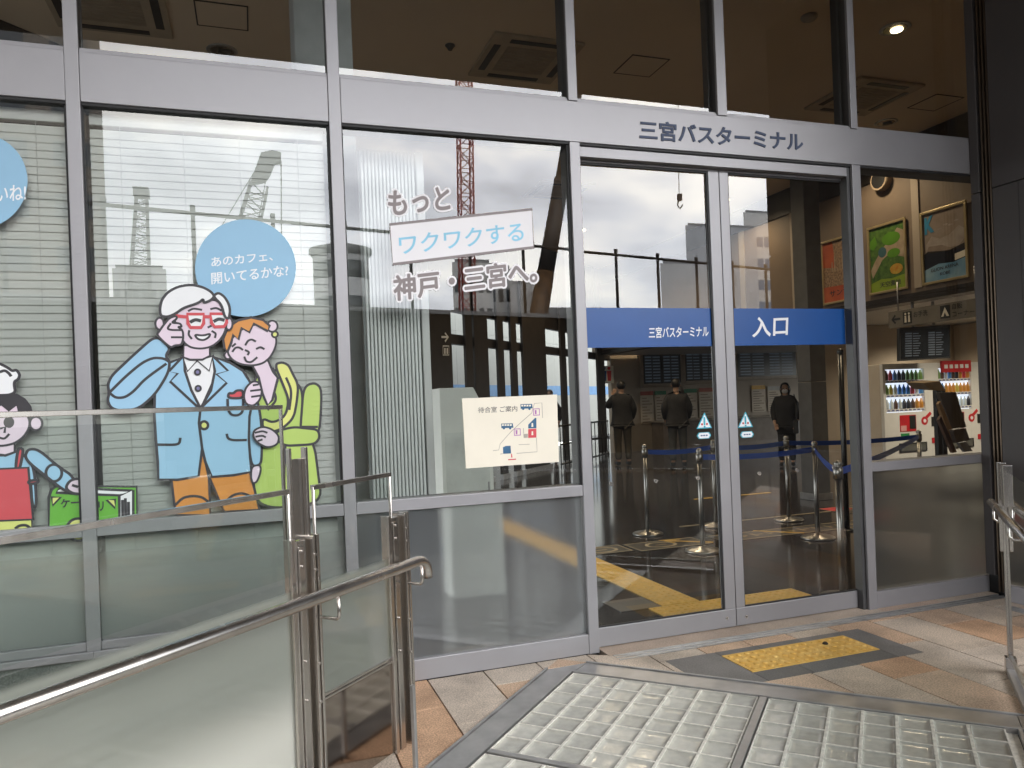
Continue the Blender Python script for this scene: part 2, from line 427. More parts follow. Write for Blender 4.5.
for i in range(-16, 22):
    x0 = .822+i*TW-.0*TW
    offy = (i*0.23) % TL_
    for j in range(-12, 3):
        y0 = -.10-.62*j*1.0-offy-TL_ if False else j*TL_-offy
        y1 = y0+TL_
        a = [Vector((x0+g,y0+g,0)), Vector((x0+TW-g,y0+g,0)), Vector((x0+TW-g,y1-g,0)), Vector((x0+g,y1-g,0))]
        a = clip_poly(a, lambda p: .0-p.y-(.168 if p.x > 1.86 else 0))
        if len(a) < 3: continue
        tn = random.random() if i not in (-1,0,1) else (.37,.75,.55)[i+1]+random.random()*.05
        for c in outside_regions(a): add_tile(tiles, c, -.028, 0, 0, tn)
TILE = island_mat('granite_paving', [(.60,.42,.295),(.58,.475,.38),(.61,.385,.245),(.575,.485,.40),(.58,.41,.29),(.61,.51,.42),(.60,.445,.325)], rough=.62, stain=.42, speck=.4, attr='tone')
p1_, p2_ = onZ(546.6,669,0), onZ(585,664,0)
add_tile(tiles, [DP(KO0,(p1_.x+p1_.y)/1.41421), DP(KO0,BO), DP((p2_.x-p2_.y)/1.41421,BO)], -.028, 0, 0, .62)
o = tiles.build('pavement', TILE); struct(o)
ta_ = o.data.attributes.new('tone', 'FLOAT', 'FACE')
if len(TONE) == len(o.data.polygons): ta_.data.foreach_set('value', TONE)
else: print('TONE MISMATCH', len(TONE), len(o.data.polygons))
gb = MB()
for (xa, xb, ya, yb) in [(GX0,2.42,GY0,GY1),(3.265,GX1,GY0,GY1)]+[(2.42+.2817*k, 2.42+.2817*(k+1), y0, y1) for k in range(3) for (y0,y1) in ((GY0,-.625),(-.345,GY1))]:
    gb.box((xa+.002,ya+.002,-.028),(xb-.002,yb-.002,.0))
o = gb.build('pavement_border', island_mat('grey_border_stone', [(.17,.165,.16),(.20,.19,.185),(.15,.145,.14)], stain=.3)); struct(o)
# stone strip between the door and the drain slot, drain slot
st = MB()
for k in range(6): st.box((1.86+.5*k,-.076,-.028),(1.86+.5*k+.497,.10,.001))
o = st.build('threshold_stone', island_mat('threshold_granite', [(.54,.40,.31),(.50,.39,.31),(.53,.43,.345)], stain=.25)); struct(o)
sl = MB()
for y in (-.165,-.128,-.091): sl.box((1.88,y,-.028),(4.84,y+.012,.004))
for y in (-.152,-.115): sl.box((1.88,y,-.028),(4.84,y+.023,-.004))
o = sl.build('drain_channel', [STEELD, BLACK]); tag(o, 'narrow steel drain slot in the paving along the door sill', 'drain')
# tactile tiles outside
for k in range(3):
    x0 = 2.42+.2817*k; t = thing('tactile_tile', ['yellow tactile tile furthest from the dry leaf','middle yellow tactile tile of the three in the grey stone border','yellow tactile tile with the dry leaf on it'][k], 'tactile tile', (x0+.14,-.485,0), 'yellow tactile tiles in the pavement')
    MB().box((x0+.0015,-.6235,-.026),(x0+.2802,-.3465,.003)).build('tile_slab', YELLOW, t)
    dm = MB()
    for a in range(5):
        for b in range(5):
            dm.lathe((x0+.035+a*.053, -.591+b*.053, .003), [(.016,0),(.0145,.003),(.011,.005),(.004,.0055)], 10)
    dm.build('raised_dots', YELLOW, t)
o = MB().lathe((3.06,-.43,.004), [(.018,0),(.016,.006),(.008,.012)], 7).build('dead_leaf', pm('dry_leaf', (.04,.03,.02), .8)); o.rotation_euler = (0,0,0)
tag(o, 'small dark dry leaf scrap lying on a yellow tactile tile', 'leaf')

# light well: steel frame + glass blocks
fr = MB()
def dslab(mb, a0, a1, b0, b1, z0, z1, m=0):
    mb.obox(DP(a0,b0,z0), D2*(a1-a0), D1*(b1-b0), (0,0,z1-z0), m)
BB = -3.6
# chamfered left band
pl = [DP(KO0,BB,-.02), DP(KO0,1.44/1.41421,-.02), DP(1.84/1.41421,BO,-.02), DP(KI0,BI+.01,-.02), DP(KI0,BB,-.02)]
c1 = DP(KO0, .0); 
p1 = onZ(546.6,669,0); p2 = onZ(585,664,0)
b1 = (p1.x+p1.y)/1.41421; a2 = (p2.x-p2.y)/1.41421
fr.prism([DP(KO0,BB,-.02), DP(KO0+.012,BB,-.02), DP(KO0+.012,b1-.002,-.02), DP(KO0,b1,-.02)], (0,0,.030))
fr.prism([DP(KO0+.014,BB,-.02), DP(KI0-.03,BB,-.02), DP(KI0-.03,BI,-.02), DP(KI0,BI+.025,-.02), DP(a2,BO-.012,-.02), DP(KO0+.014,b1-.004,-.02)], (0,0,.022))
fr.prism([DP(KI0-.028,BB,-.02), DP(KI0-.008,BB,-.02), DP(KI0-.008,BI,-.02), DP(KI0-.028,BI,-.02)], (0,0,.027))
fr.prism([DP(KI0+.004,BI+.025,-.02), DP(a2+.004,BO-.014,-.02), DP(KI1+.02,BO-.014,-.02), DP(KI1+.02,BI+.025,-.02)], (0,0,.022))
dslab(fr, a2, KI1+.18, BO-.012, BO, -.02, .010)
dslab(fr, KI0-.008, KI1+.02, BI+.003, BI+.022, -.02, .008)
dslab(fr, KI1+.003, KI1+.018, BB, BI, -.02, .008)
dslab(fr, KI1+.022, KI1+.05, BB, BO-.014, -.02, .004)
PIT, BLK, DIV = .1365, .119, .047
pan = PIT*7
for q in (1,): dslab(fr, KI0+q*pan+ (q-1)*DIV+.006, KI0+q*pan+q*DIV-.006, BB, BI-.004, -.02, .006)
for q in range(1, 5): 
    for (u0,u1) in ((KI0+.004, KI0+pan), (KI0+pan+DIV, KI1)):
        dslab(fr, u0, u1, BI-q*pan-q*DIV+.008, BI-q*pan-(q-1)*DIV-.008, -.02, .0055)
o = fr.build('floor_frame', STEELD, bevel=.002); struct(o)
GROUT = pm('light_well_grout', (.74,.705,.63), .75, var=.2, scale=40, bump=.4, bscale=120)
gm = MB(); gm.quad(DP(KI0,BB,-.016), DP(KI1,BB,-.016), DP(KI1,BI,-.016), DP(KI0,BI,-.016))
GW = .0145
for pa in range(2):
    ua = KI0+pa*(pan+DIV)
    for pb in range(4):
        vb = BI-pb*(pan+DIV)
        for i in range(8):
            a0 = ua+i*PIT-GW/2 if 0 < i < 7 else (ua if i == 0 else ua+pan-GW/2)
            a1 = ua+i*PIT+GW/2 if 0 < i < 7 else (ua+GW/2 if i == 0 else ua+pan)
            dslab(gm, a0, a1, vb-pan, vb, -.015, .0006+random.uniform(-.0004,.0004))
        for j in range(8):
            b1_ = vb-j*PIT+GW*.4 if j else vb; b0_ = vb-j*PIT-GW*.4 if j < 7 else vb-pan
            for i in range(7): dslab(gm, ua+i*PIT+GW/2+.0002, ua+(i+1)*PIT-GW/2-.0002, b0_, b1_, -.015, .0004+random.uniform(-.0008,.0006))
o = gm.build('light_well_slab', GROUT, bevel=.0015); struct(o)
bl = MB()
for pa in range(2):
    for pb in range(4):
        for i in range(7):
            for j in range(7):
                a0 = KI0+pa*(pan+DIV)+i*PIT+GW/2; b0 = BI-pb*(pan+DIV)-(j+1)*PIT+GW*.4
                wa_, wb_ = PIT-GW, PIT-GW*.8
                if b0 < -2.9: continue
                base = len(bl.v); jit = random.uniform(-.001,.001); tl1, tl2 = random.uniform(-.0012,.0012), random.uniform(-.0012,.0012)
                prof = ((.000,-.001,.004),(.003,-.0055,.007),(.010,-.0085,.010),(.03,-.0092,.010),(.045,-.0085,.008))
                for (ins, z, rr) in prof:
                    ha_, hb_ = wa_/2-ins, wb_/2-ins
                    for c in range(4):
                        for s_ in range(4):
                            an = math.pi/2*c+math.pi/2*s_/3; sx1 = 1 if c in (0,3) else -1; sy1 = 1 if c in (0,1) else -1
                            px_ = (ha_-rr)*sx1+rr*math.cos(an); py_ = (hb_-rr)*sy1+rr*math.sin(an)
                            bl.v.append(DP(a0+wa_/2+px_, b0+wb_/2+py_, z+jit+tl1*px_/wa_*2+tl2*py_/wb_*2))
                for k in range(4):
                    for q in range(16):
                        x = base+k*16+q; y = base+k*16+(q+1) % 16; bl.face((x, y, y+16, x+16), 0, True)
                bl.face([base+64+q for q in range(16)], 0, True)
GB, gnt, gout = new_mat('glass_block')
bs = N(gnt,'ShaderNodeBsdfPrincipled'); L(gnt, bs.outputs[0], gout.inputs[0]); bs.inputs['Roughness'].default_value = .16
geo = N(gnt,'ShaderNodeNewGeometry'); rmp = N(gnt,'ShaderNodeValToRGB'); L(gnt, geo.outputs['Random Per Island'], rmp.inputs[0])
rmp.color_ramp.elements[0].color = (.43,.415,.365,1); rmp.color_ramp.elements[1].color = (.54,.52,.46,1)
nzz = N(gnt,'ShaderNodeTexNoise'); nzz.inputs['Scale'].default_value = 26; nzz.inputs['Detail'].default_value = 5; L(gnt, geo.outputs['Position'], nzz.inputs['Vector'])
mrr = N(gnt,'ShaderNodeMapRange'); L(gnt, nzz.outputs['Fac'], mrr.inputs[0]); mrr.inputs[1].default_value=.3; mrr.inputs[2].default_value=.7; mrr.inputs[3].default_value=.86; mrr.inputs[4].default_value=1.08
vsc = N(gnt,'ShaderNodeVectorMath', operation='SCALE'); L(gnt, rmp.outputs[0], vsc.inputs[0]); L(gnt, mrr.outputs[0], vsc.inputs['Scale']); L(gnt, vsc.outputs[0], bs.inputs['Base Color'])
n3 = N(gnt,'ShaderNodeTexNoise'); n3.inputs['Scale'].default_value = 60; L(gnt, geo.outputs['Position'], n3.inputs['Vector'])
bmp = N(gnt,'ShaderNodeBump'); bmp.inputs['Strength'].default_value=.25; bmp.inputs['Distance'].default_value=.004; L(gnt, n3.outputs['Fac'], bmp.inputs['Height']); L(gnt, bmp.outputs[0], bs.inputs['Normal'])
o = bl.build('glass_block_floor', GB); struct(o)

# interior floor
o = MB().quad((-6,.10,-.004),(24,.10,-.004),(24,22,-.004),(-6,22,-.004)).build('interior_floor', IFLOOR); struct(o)

# ------------------------------------------------------------------ glazed front
ft = thing('glass_facade', 'grey aluminium framed glass front of the bus terminal with fascia lettering', 'glass facade', (1.8,0,0))
ZT = ZC-.02
FB0, FB1 = 2.952, 3.188
def mull(name, x0, x1, z0, z1, yb=.16, y0=0.0):
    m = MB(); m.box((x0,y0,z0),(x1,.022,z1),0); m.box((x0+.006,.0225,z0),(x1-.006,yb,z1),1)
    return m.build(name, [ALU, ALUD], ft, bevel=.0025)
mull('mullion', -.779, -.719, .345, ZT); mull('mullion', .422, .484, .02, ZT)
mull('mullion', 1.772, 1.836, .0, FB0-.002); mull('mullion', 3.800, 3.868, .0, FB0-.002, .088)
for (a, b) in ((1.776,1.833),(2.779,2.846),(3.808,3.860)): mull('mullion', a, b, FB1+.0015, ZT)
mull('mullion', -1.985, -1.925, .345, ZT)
# jamb face beside the sliding door
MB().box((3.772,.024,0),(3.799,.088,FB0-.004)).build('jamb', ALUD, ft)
BAYS = [(-1.925,-.779),(-.719,.422),(.484,1.772)]
for (a, b) in ((-1.925,-.779),(-.719,.422),(.484,5.095)):
    m = MB(); m.box((a+.001,.004,FB0),(b-.001,.15,FB1)); m.box((a+.001,.010,FB0-.016),(b-.001,.15,FB0-.0005),1)
    m.build('fascia', [ALU, GASKET], ft, bevel=.003)
for (a, b) in ((-1.925,-.779),(-.719,.422),(.484,1.7755),(1.8335,2.7785),(2.8465,3.8075),(3.8605,5.095)):
    MB().box((a+.001,.012,FB1+.001),(b-.001,.10,FB1+.014)).box((a+.001,.022,FB1+.0145),(b-.001,.09,FB1+.026)).build('sash_frame', ALU, ft, bevel=.002)
    y = .05; MB().quad((a,y,FB1+.026),(b,y,FB1+.026),(b,y,ZT),(a,y,ZT)).build('upper_pane', GLASS, ft)
# transoms
for (a, b) in ((-1.925,-.779),(-.719,.422),(.484,1.772),(3.868,5.095)):
    MB().box((a+.001,.003,.910),(b-.001,.13,.972)).box((a+.001,.034,.903),(b-.001,.05,.909),1).build('transom', [ALU, GASKET], ft, bevel=.0025)
YG = .034
for i, (a, b) in enumerate(BAYS):
    MB().quad((a,YG,.972),(b,YG,.972),(b,YG,FB0),(a,YG,FB0)).build('pane', GLASS, ft)
    # black gasket lines round the pane
    gk = MB()
    gk.box((a,.020,.974),(a+.007,.033,FB0-.017)); gk.build('gasket', GASKET, ft); gk = MB(); gk.box((b-.012,.020,.974),(b,.033,FB0-.017)); gk.build('gasket', GASKET, ft)
for (a, b) in BAYS[:2]:
    MB().quad((a,YG,.42),(b,YG,.42),(b,YG,.909),(a,YG,.909)).build('frosted_pane', FROST_L, ft)
    MB().box((a+.001,.006,.378),(b-.001,.12,.419)).box((a-.03,-.012,.343),(b+.03,.12,.377)).build('sill', ALU, ft, bevel=.003)
a, b = BAYS[2]; MB().quad((a,YG,.114),(b,YG,.114),(b,YG,.909),(a,YG,.909)).build('frosted_pane', FROST_M, ft)
MB().box((.43,.002,.002),(1.771,.12,.113)).build('bottom_rail', ALU, ft, bevel=.003)
MB().quad((3.868,YG,.972),(5.095,YG,.972),(5.095,YG,FB0),(3.868,YG,FB0)).build('pane', GLASS, ft)
MB().quad((3.868,YG,.114),(5.095,YG,.114),(5.095,YG,.909),(3.868,YG,.909)).build('frosted_pane', FROST_R, ft)
MB().box((3.869,.002,.002),(5.095,.12,.113)).build('bottom_rail', ALU, ft, bevel=.003)
# door head
MB().box((1.837,.02,2.876),(3.771,.15,2.935)).box((1.837,.012,2.9355),(3.771,.15,FB0-.018),1).build('door_head', [ALU, GASKET], ft, bevel=.002)
lt = MB(); add_text(lt, '三宮バスターミナル', onY(639.5,139.5,.004), onY(803,151.5,.004), onY(639,119.5,.004), bold=.022, lift=.005, depth=.005)
lt.build('fascia_lettering', NAVYL, ft)
# granite plinth
o = MB().box((-6,.004,-.02),(.418,.12,.342)).build('stone_plinth', GRANITE, bevel=.003); tag(o, 'dark speckled granite plinth under the blinds windows behind the handrail', 'plinth')

# ------------------------------------------------------------------ sliding doors
YD = .07
def door(label, x0, x1, st_l, st_r, seam_left):
    t = thing('sliding_door', label, 'sliding door', ((x0+x1)/2,YD,0), 'glass leaves of the sliding entrance door')
    zb, zt = .118, 2.862
    fm = MB()
    fm.box((x0+.001,YD,.006),(x1-.001,YD+.045,zb)); fm.box((x0+.001,YD,zt),(x1-.001,YD+.045,2.874))
    if st_l: fm.box((x0+.001,YD,zb+.0005),(x0+st_l,YD+.045,zt-.0005))
    if st_r: fm.box((x1-st_r,YD,zb+.0005),(x1-.001,YD+.045,zt-.0005))
    fm.build('door_frame', ALU, t, bevel=.003)
    gk = MB(); ga, gb_ = x0+st_l, x1-st_r
    gk.box((ga,YD+.006,zb+.001),(gb_,YD+.02,zb+.008)); gk.box((ga,YD+.006,zt-.012),(gb_,YD+.02,zt-.001))
    if st_r: gk.box((gb_-.010,YD+.006,zb+.009),(gb_-.0005,YD+.02,zt-.013))
    if st_l: gk.box((ga+.0005,YD+.006,zb+.009),(ga+.006,YD+.02,zt-.013))
    gk.build('gasket', GASKET, t)
    MB().quad((x0+st_l,YD+.021,zb),(x1-st_r,YD+.021,zb),(x1-st_r,YD+.021,zt),(x0+st_l,YD+.021,zt)).build('glass_pane', GLASS, t)
    return t
XS = 2.816
dl = door('glass leaf of the sliding door with the blue band reading 三宮バスターミナル', 1.838, XS-.001, 0, .078, False)
dr = door('glass leaf of the sliding door with the blue band reading 入口', XS+.001, 3.771, .066, 0, True)
YB = YD+.017
def zq(px, py, y): p = onY(px, py, y); return p
zb1, zb2 = onY(650,347,YB).z, onY(650,308,YB).z
b1 = MB().quad((1.84,YB,zb1),(2.737,YB,zb1),(2.737,YB,zb2),(1.84,YB,zb2)).build('blue_band', BLUE, dl)
lt = MB(); add_text(lt, '三宮バスターミナル', onY(648.9,338.3,YB-.002), onY(708.6,336.8,YB-.002), onY(648.8,327,YB-.002), bold=.016); lt.build('lettering', VWHITE, b1)
b2 = MB().quad((2.884,YB,zb1),(3.770,YB,zb1),(3.770,YB,zb2),(2.884,YB,zb2)).build('blue_band', BLUE, dr)
lt = MB(); add_text(lt, '入口', onY(752,337.6,YB-.002), onY(787.8,335.6,YB-.002), onY(752.6,317.2,YB-.002), bold=.022); lt.build('lettering', VWHITE, b2)
CYAN = pm('cyan_print', (.05,.42,.55), .5); REDP = pm('red_print', (.62,.05,.05), .5); NAVYP = pm('navy_print', (.03,.09,.22), .5)
def warn(t, cx, cy, hx, hy):
    m = MB(); y = YD+.018
    a, b, c_ = onY(cx,cy-14.5,y), onY(cx-8,cy+2,y), onY(cx+7.5,cy+1,y)
    cen = (a+b+c_)/3
    m.poly([a,b,c_], 1); sc = lambda k, dy: [Vector((cen.x+(p.x-cen.x)*k, y-dy, cen.z+(p.z-cen.z)*k)) for p in (a,b,c_)]
    m.poly(sc(.80,.0008), 0)
    m.box((cen.x-.006,y-.0026,cen.z-.012),(cen.x+.006,y-.0016,cen.z+.038),2); m.box((cen.x-.006,y-.0026,cen.z-.026),(cen.x+.006,y-.0016,cen.z-.017),2)
    m.sphere((cen.x-.018,y-.002,cen.z-.006),.007,8,6,3,(1,.1,1)); m.sphere((cen.x+.018,y-.002,cen.z-.006),.007,8,6,3,(1,.1,1))
    m.build('warning_triangle', [VWHITE, CYAN, CYAN, REDP], t)
    h = onY(hx,hy,y); m = MB(); W_, H_ = .052, .020
    hexa = lambda k, dy: [Vector((h.x+x*W_*k, y-dy, h.z+z*H_*k)) for x, z in ((-1,0),(-.72,1),(.72,1),(1,0),(.72,-1),(-.72,-1))]
    m.poly(hexa(1,0),1); m.poly(hexa(.84,.0008),0)
    for i in range(3): m.box((h.x-.024+i*.018,y-.0024,h.z-.003),(h.x-.012+i*.018,y-.0016,h.z+.004),2)
    m.build('warning_label', [VWHITE, CYAN, NAVYP], t)
warn(dl, 704.5, 427, 704, 435.5); warn(dr, 745.5, 426, 747, 434.5)
for (t, pts) in ((dl, [(611,484),(655.5,481),(697.5,478)]), (dr, [(759,473.5),(797,470.5),(833.5,467.5)])):
    for (x, y) in pts:
        p = onY(x,y,YD+.02); m = MB(); m.tube([(p.x,YD+.012,p.z),(p.x,YD+.02,p.z)], .0125, 14); m.build('marker_dot', STEEL, t)
for (t, x, y) in ((dl, 727,618), (dr, 746.5,616.5)):
    p = onY(x,y,YD); MB().tube([(p.x,YD-.003,p.z),(p.x,YD+.004,p.z)], .010, 14).tube([(p.x,YD-.004,p.z),(p.x,YD-.003,p.z)], .004, 8, 1).build('floor_lock', [STEEL, BLACK], t)

# ------------------------------------------------------------------ venetian blinds
SLAT = pm('blind_slat', (.80,.80,.76), .5, var=.03)
def blind(label, x0, x1, zb):
    t = thing('venetian_blind', label, 'window blind', ((x0+x1)/2,.16,FB0), 'closed white venetian blinds')
    m = MB(); z = 2.86; p = .0385
    while z > zb:
        i = len(m.v); n = 4
        sag = random.uniform(-.0015,.0015)
        for k in range(n+1):
            u = k/n; yy = .095+.009*u; zz = z+sag-.0435*(1-u)+.004*math.sin(u*math.pi)
            m.v += [Vector((x0,yy,zz)), Vector((x1,yy,zz+random.uniform(-.001,.001)))]
        for k in range(n): m.face((i+2*k, i+2*k+1, i+2*k+3, i+2*k+2), 0, True)
        z -= p
    m.build('slats', SLAT, t)
    MB().box((x0,.085,2.875),(x1,.135,2.93)).build('head_rail', WHITE, t, bevel=.003)
    c_ = MB(); wd = x1-x0
    for f in (.12,.38,.62,.88): c_.tube([(x0+wd*f,.0905,2.88),(x0+wd*f,.0905,zb)], .0012, 5)
    c_.build('ladder_cord', WHITE, t)
    MB().box((x0,.092,zb-.03),(x1,.115,zb-.008)).build('bottom_rail', WHITE, t)
blind('closed venetian blind with the child chef sticker in front of it', -1.915, -.79, .46)
blind('closed venetian blind behind the elderly couple and their speech bubble', -.70, .395, .46)
# dark room closing off the blind bays behind
o = MB().box((-6,.6,0),(.30,.66,2.98)).build('blind_room_wall', pm('dim_room_wall', (.30,.29,.26), .8)); tag(o, 'plain dim room wall directly behind the window blinds', 'wall')

# ------------------------------------------------------------------ window stickers (flat vinyl on the glass)
YS = YG-.003
LINE = pm('sticker_outline', (.035,.033,.038), .5)
PINK = pm('sticker_skin', (.69,.575,.66), .5, var=.02); SBLUE = pm('sticker_blue', (.30,.51,.68), .5, var=.02); SWHITE = pm('sticker_white', (.76,.77,.78), .5, var=.02)
SRED = pm('sticker_red', (.56,.07,.085), .5, var=.03); SORANGE = pm('sticker_orange', (.60,.25,.055), .5, var=.03); SGREEN = pm('sticker_lime', (.40,.54,.13), .5, var=.03)
SYEL = pm('sticker_yellow', (.64,.66,.20), .5, var=.03); SBOOK = pm('sticker_book_green', (.13,.40,.045), .5, var=.03); SPURP = pm('sticker_purple', (.18,.17,.33), .5)
SBUB = pm('bubble_blue', (.27,.48,.66), .5, var=.02); SBROWN = pm('slogan_brown', (.22,.185,.185), .5, var=.02); SHALO = pm('slogan_halo', (.80,.78,.80), .5, var=.02)
class Art:
    def __init__(s, sx, ox, oy, base=0): s.s = sx; s.ox = ox; s.oy = oy; s.z = base
    def pt(s, p, k=0): q = onY(s.ox+p[0]/s.s, s.oy+p[1]/s.s, YS); return Vector((q.x, YS-.00022*s.z-.0001*k, q.z))
    def part(s, name, parent, items, lw=.0125):
        """items: (kind, points, material) kinds: fill = filled + outline, flat = no outline, line, loop, disc"""
        mats = [LINE]; mb = MB()
        for it in items:
            kind, pts, mat = it[0], it[1], it[2]; sm = it[3] if len(it) > 3 else True
            if mat not in mats: mats.append(mat)
            mi = mats.index(mat)
            if kind == 'disc':
                cx, cy, rx, ry = pts; pts = [(cx+rx*math.cos(2*math.pi*i/28), cy+ry*math.sin(2*math.pi*i/28)) for i in range(28)]; sm = False; kind = 'fill'
            closed = kind in ('fill','flat','loop')
            if sm:
                pp = chaikin([Vector((p[0],p[1],0)) for p in pts], 3, closed, .22)
            else: pp = [Vector((p[0],p[1],0)) for p in pts]
            s.z += 1
            if kind in ('fill','flat'): mb.poly([s.pt(p) for p in pp], mi)
            if kind == 'fill': s.z += 1; mb.ribbon([s.pt(p) for p in pp], lw, (0,1,0), 0)
            if kind == 'loop': mb.ribbon([s.pt(p) for p in pp], lw, (0,1,0), mi)
            if kind == 'line': mb.ribbon([s.pt(p) for p in pp], lw, (0,1,0), mi, False)
        return mb.build(name, mats, parent)
# --- speech bubbles
def bubble(label, cx, cy, r, lines):
    p = onY(cx,cy,YS); t = thing('speech_bubble_sticker', label, 'window sticker', p, 'pale blue speech bubble stickers')
    a = Art(1,0,0,-3)
    MB().poly([a.pt((cx+r*math.cos(2*math.pi*i/64), cy+r*.965*math.sin(2*math.pi*i/64))) for i in range(64)]).build('bubble', SBUB, t)
    m = MB()
    for (s_, bl_, br_, tl_) in lines: add_text(m, s_, a.pt(bl_,12), a.pt(br_,12), a.pt(tl_,12), bold=.012)
    m.build('lettering', VWHITE, t)
bubble('pale blue round speech bubble above the elderly couple, two lines of white writing', 245.5, 268, 50.5,
       [('あのカフェ、',(211.5,267),(273,260.5),(211,257.5)), ('開いてるかな?',(211.5,284.5),(288.5,276),(211,273)) ])
bubble('pale blue speech bubble above the child chef', -22, 181, 49.5, [('いいね!',(-18,203),(26,200),(-18,187))])
# --- elderly couple
ar = Art(3.072, 90, 270)
ct = thing('couple_sticker', 'window sticker of a white haired man in a blue jacket and a woman in green', 'window sticker', onY(225,400,YS))
F_, FL, LN, LP, DC = 'fill','flat','line','loop','disc'
wm = bpy.data.objects.new('printed_woman', None); COL.objects.link(wm); wm.parent = ct
ar.part('coat', wm, [(F_, [(505,325),(545,315),(575,305),(625,335),(655,372),(648,470),(690,540),(700,620),(713,720),(520,735),(497,640),(525,600),(528,470),(505,400)], SGREEN),
    (LN, [(600,540),(596,640),(600,728)], LINE), (LN, [(560,300),(580,340),(560,360),(575,400),(545,430)], LINE)])
ar.part('backpack', wm, [(F_, [(655,372),(668,352),(692,347),(709,362),(711,400),(706,490),(690,512),(660,512),(646,495),(650,440)], SGREEN), (LN, [(648,482),(700,482)], LINE)])
ar.part('sleeve', wm, [(F_, [(625,482),(660,486),(700,490),(706,515),(690,535),(640,538),(600,540),(570,520),(572,495)], SGREEN)])
ar.part('neck', wm, [(F_, [(495,285),(545,275),(562,312),(577,332),(560,400),(545,415),(530,380),(518,330)], PINK, False)])
ar.part('scarf', wm, [(F_, [(567,290),(590,283),(610,292),(622,318),(640,352),(636,400),(626,455),(590,488),(558,498),(530,485),(530,455),(562,470),(600,450),(612,400),(592,350)], SYEL), (LN, [(602,330),(620,370),(612,430)], LINE)])
ar.part('face', wm, [(DC, (424,262,11,12), PINK), (F_, [(420,250),(438,205),(465,183),(505,166),(548,176),(572,205),(572,232),(556,266),(532,287),(500,294),(462,290),(435,275)], PINK),
    (DC, (560,173,16,17), PINK), (DC, (568,198,9,9), SYEL),
    (LN, [(437,252),(447,238),(460,238),(470,246)], LINE), (LN, [(477,232),(485,217),(497,213),(510,220)], LINE), (LN, [(436,236),(448,226)], LINE), (LN, [(510,243),(524,236),(536,244)], LINE),
    (LN, [(476,246),(490,252),(484,262)], LINE), (LN, [(474,266),(480,282),(496,284),(514,268)], LINE)], .010)
ar.part('hair', wm, [(F_, [(413,240),(409,212),(424,176),(455,155),(495,146),(532,154),(552,172),(546,188),(503,165),(490,192),(466,178),(456,214),(440,198),(434,224),(423,250)], SORANGE, False)])
mn = bpy.data.objects.new('printed_man', None); COL.objects.link(mn); mn.parent = ct
ar.part('trousers', mn, [(F_, [(250,640),(300,600),(345,545),(366,640),(370,752),(264,752)], SORANGE, False), (F_, [(345,545),(375,600),(490,615),(520,735),(412,742),(368,640)], SORANGE, False),
    (LN, [(262,722),(285,699),(315,693),(345,697),(364,712)], LINE), (LN, [(415,712),(440,690),(470,684),(505,700)], LINE)])
ar.part('sleeve', mn, [(F_, [(488,330),(515,400),(527,470),(528,560),(525,598),(498,603),(490,560),(485,480)], SBLUE)])
ar.part('shirt', mn, [(F_, [(285,262),(310,278),(345,278),(378,262),(385,330),(340,428),(310,380),(290,310)], SWHITE, False)])
ar.part('jacket', mn, [(F_, [(288,268),(245,285),(215,322),(200,365),(198,440),(203,520),(209,590),(211,643),(270,644),(334,633),(345,548),(335,470),(340,425),(312,370),(292,310)], SBLUE, False),
    (F_, [(376,266),(430,285),(470,310),(492,345),(500,400),(490,450),(488,520),(492,575),(495,620),(440,630),(375,635),(355,590),(345,548),(335,470),(340,425),(372,370),(384,310)], SBLUE, False),
    (LN, [(282,270),(243,312),(270,318),(247,343),(338,427)], LINE, False), (LN, [(381,268),(424,310),(388,320),(420,347),(340,425)], LINE, False),
    (DC, (351,477,12,12), SYEL), (LN, [(203,536),(262,537),(276,532),(278,515)], LINE), (LN, [(420,503),(424,518),(440,523),(482,522)], LINE),
    (F_, [(424,394),(426,378),(440,380),(450,370),(470,370),(471,394)], SRED), (LN, [(423,396),(424,430),(435,446),(455,447),(470,436),(471,396)], LINE)])
ar.part('collar', mn, [(F_, [(286,268),(330,279),(300,312)], SWHITE, False)], .009); ar.part('collar', mn, [(F_, [(377,266),(330,279),(367,310)], SWHITE, False)], .009)
ar.part('shirt_button', mn, [(DC, (331,314,8,8), SPURP)], .009); ar.part('shirt_button', mn, [(DC, (333,364,8,8), SPURP)], .009)
ar.part('arm', mn, [(F_, [(204,201),(150,248),(105,290),(68,325),(56,352),(61,378),(55,402),(66,424),(95,433),(150,427),(200,384),(240,320),(247,284),(232,264),(249,240)], SBLUE),
    (LN, [(61,377),(110,328),(160,286),(195,270),(228,272),(246,284)], LINE), (LN, [(61,377),(80,393),(108,392),(135,374),(170,335),(236,288)], LINE)])
ar.part('hand', mn, [(F_, [(497,602),(524,598),(524,622),(513,650),(500,656),(494,635)], PINK)], .010)
ar.part('face', mn, [(DC, (215,166,13,18), PINK), (DC, (427,166,11,19), PINK), (F_, [(290,232),(287,268),(308,276),(346,276),(369,264),(367,232)], PINK, False),
    (F_, [(262,138),(300,100),(380,90),(408,108),(420,140),(420,172),(412,198),(395,222),(370,238),(340,243),(310,239),(290,225),(272,192),(262,165)], PINK),
    (LN, [(302,128),(318,119),(345,124)], LINE), (LN, [(370,122),(388,117),(405,126)], LINE), (LN, [(362,178),(374,172)], LINE), (LN, [(306,186),(303,200),(314,213)], LINE), (LN, [(374,188),(388,196),(384,210)], LINE),
    (F_, [(321,199),(348,203),(371,196),(366,208),(350,217),(332,214)], SWHITE)], .010)
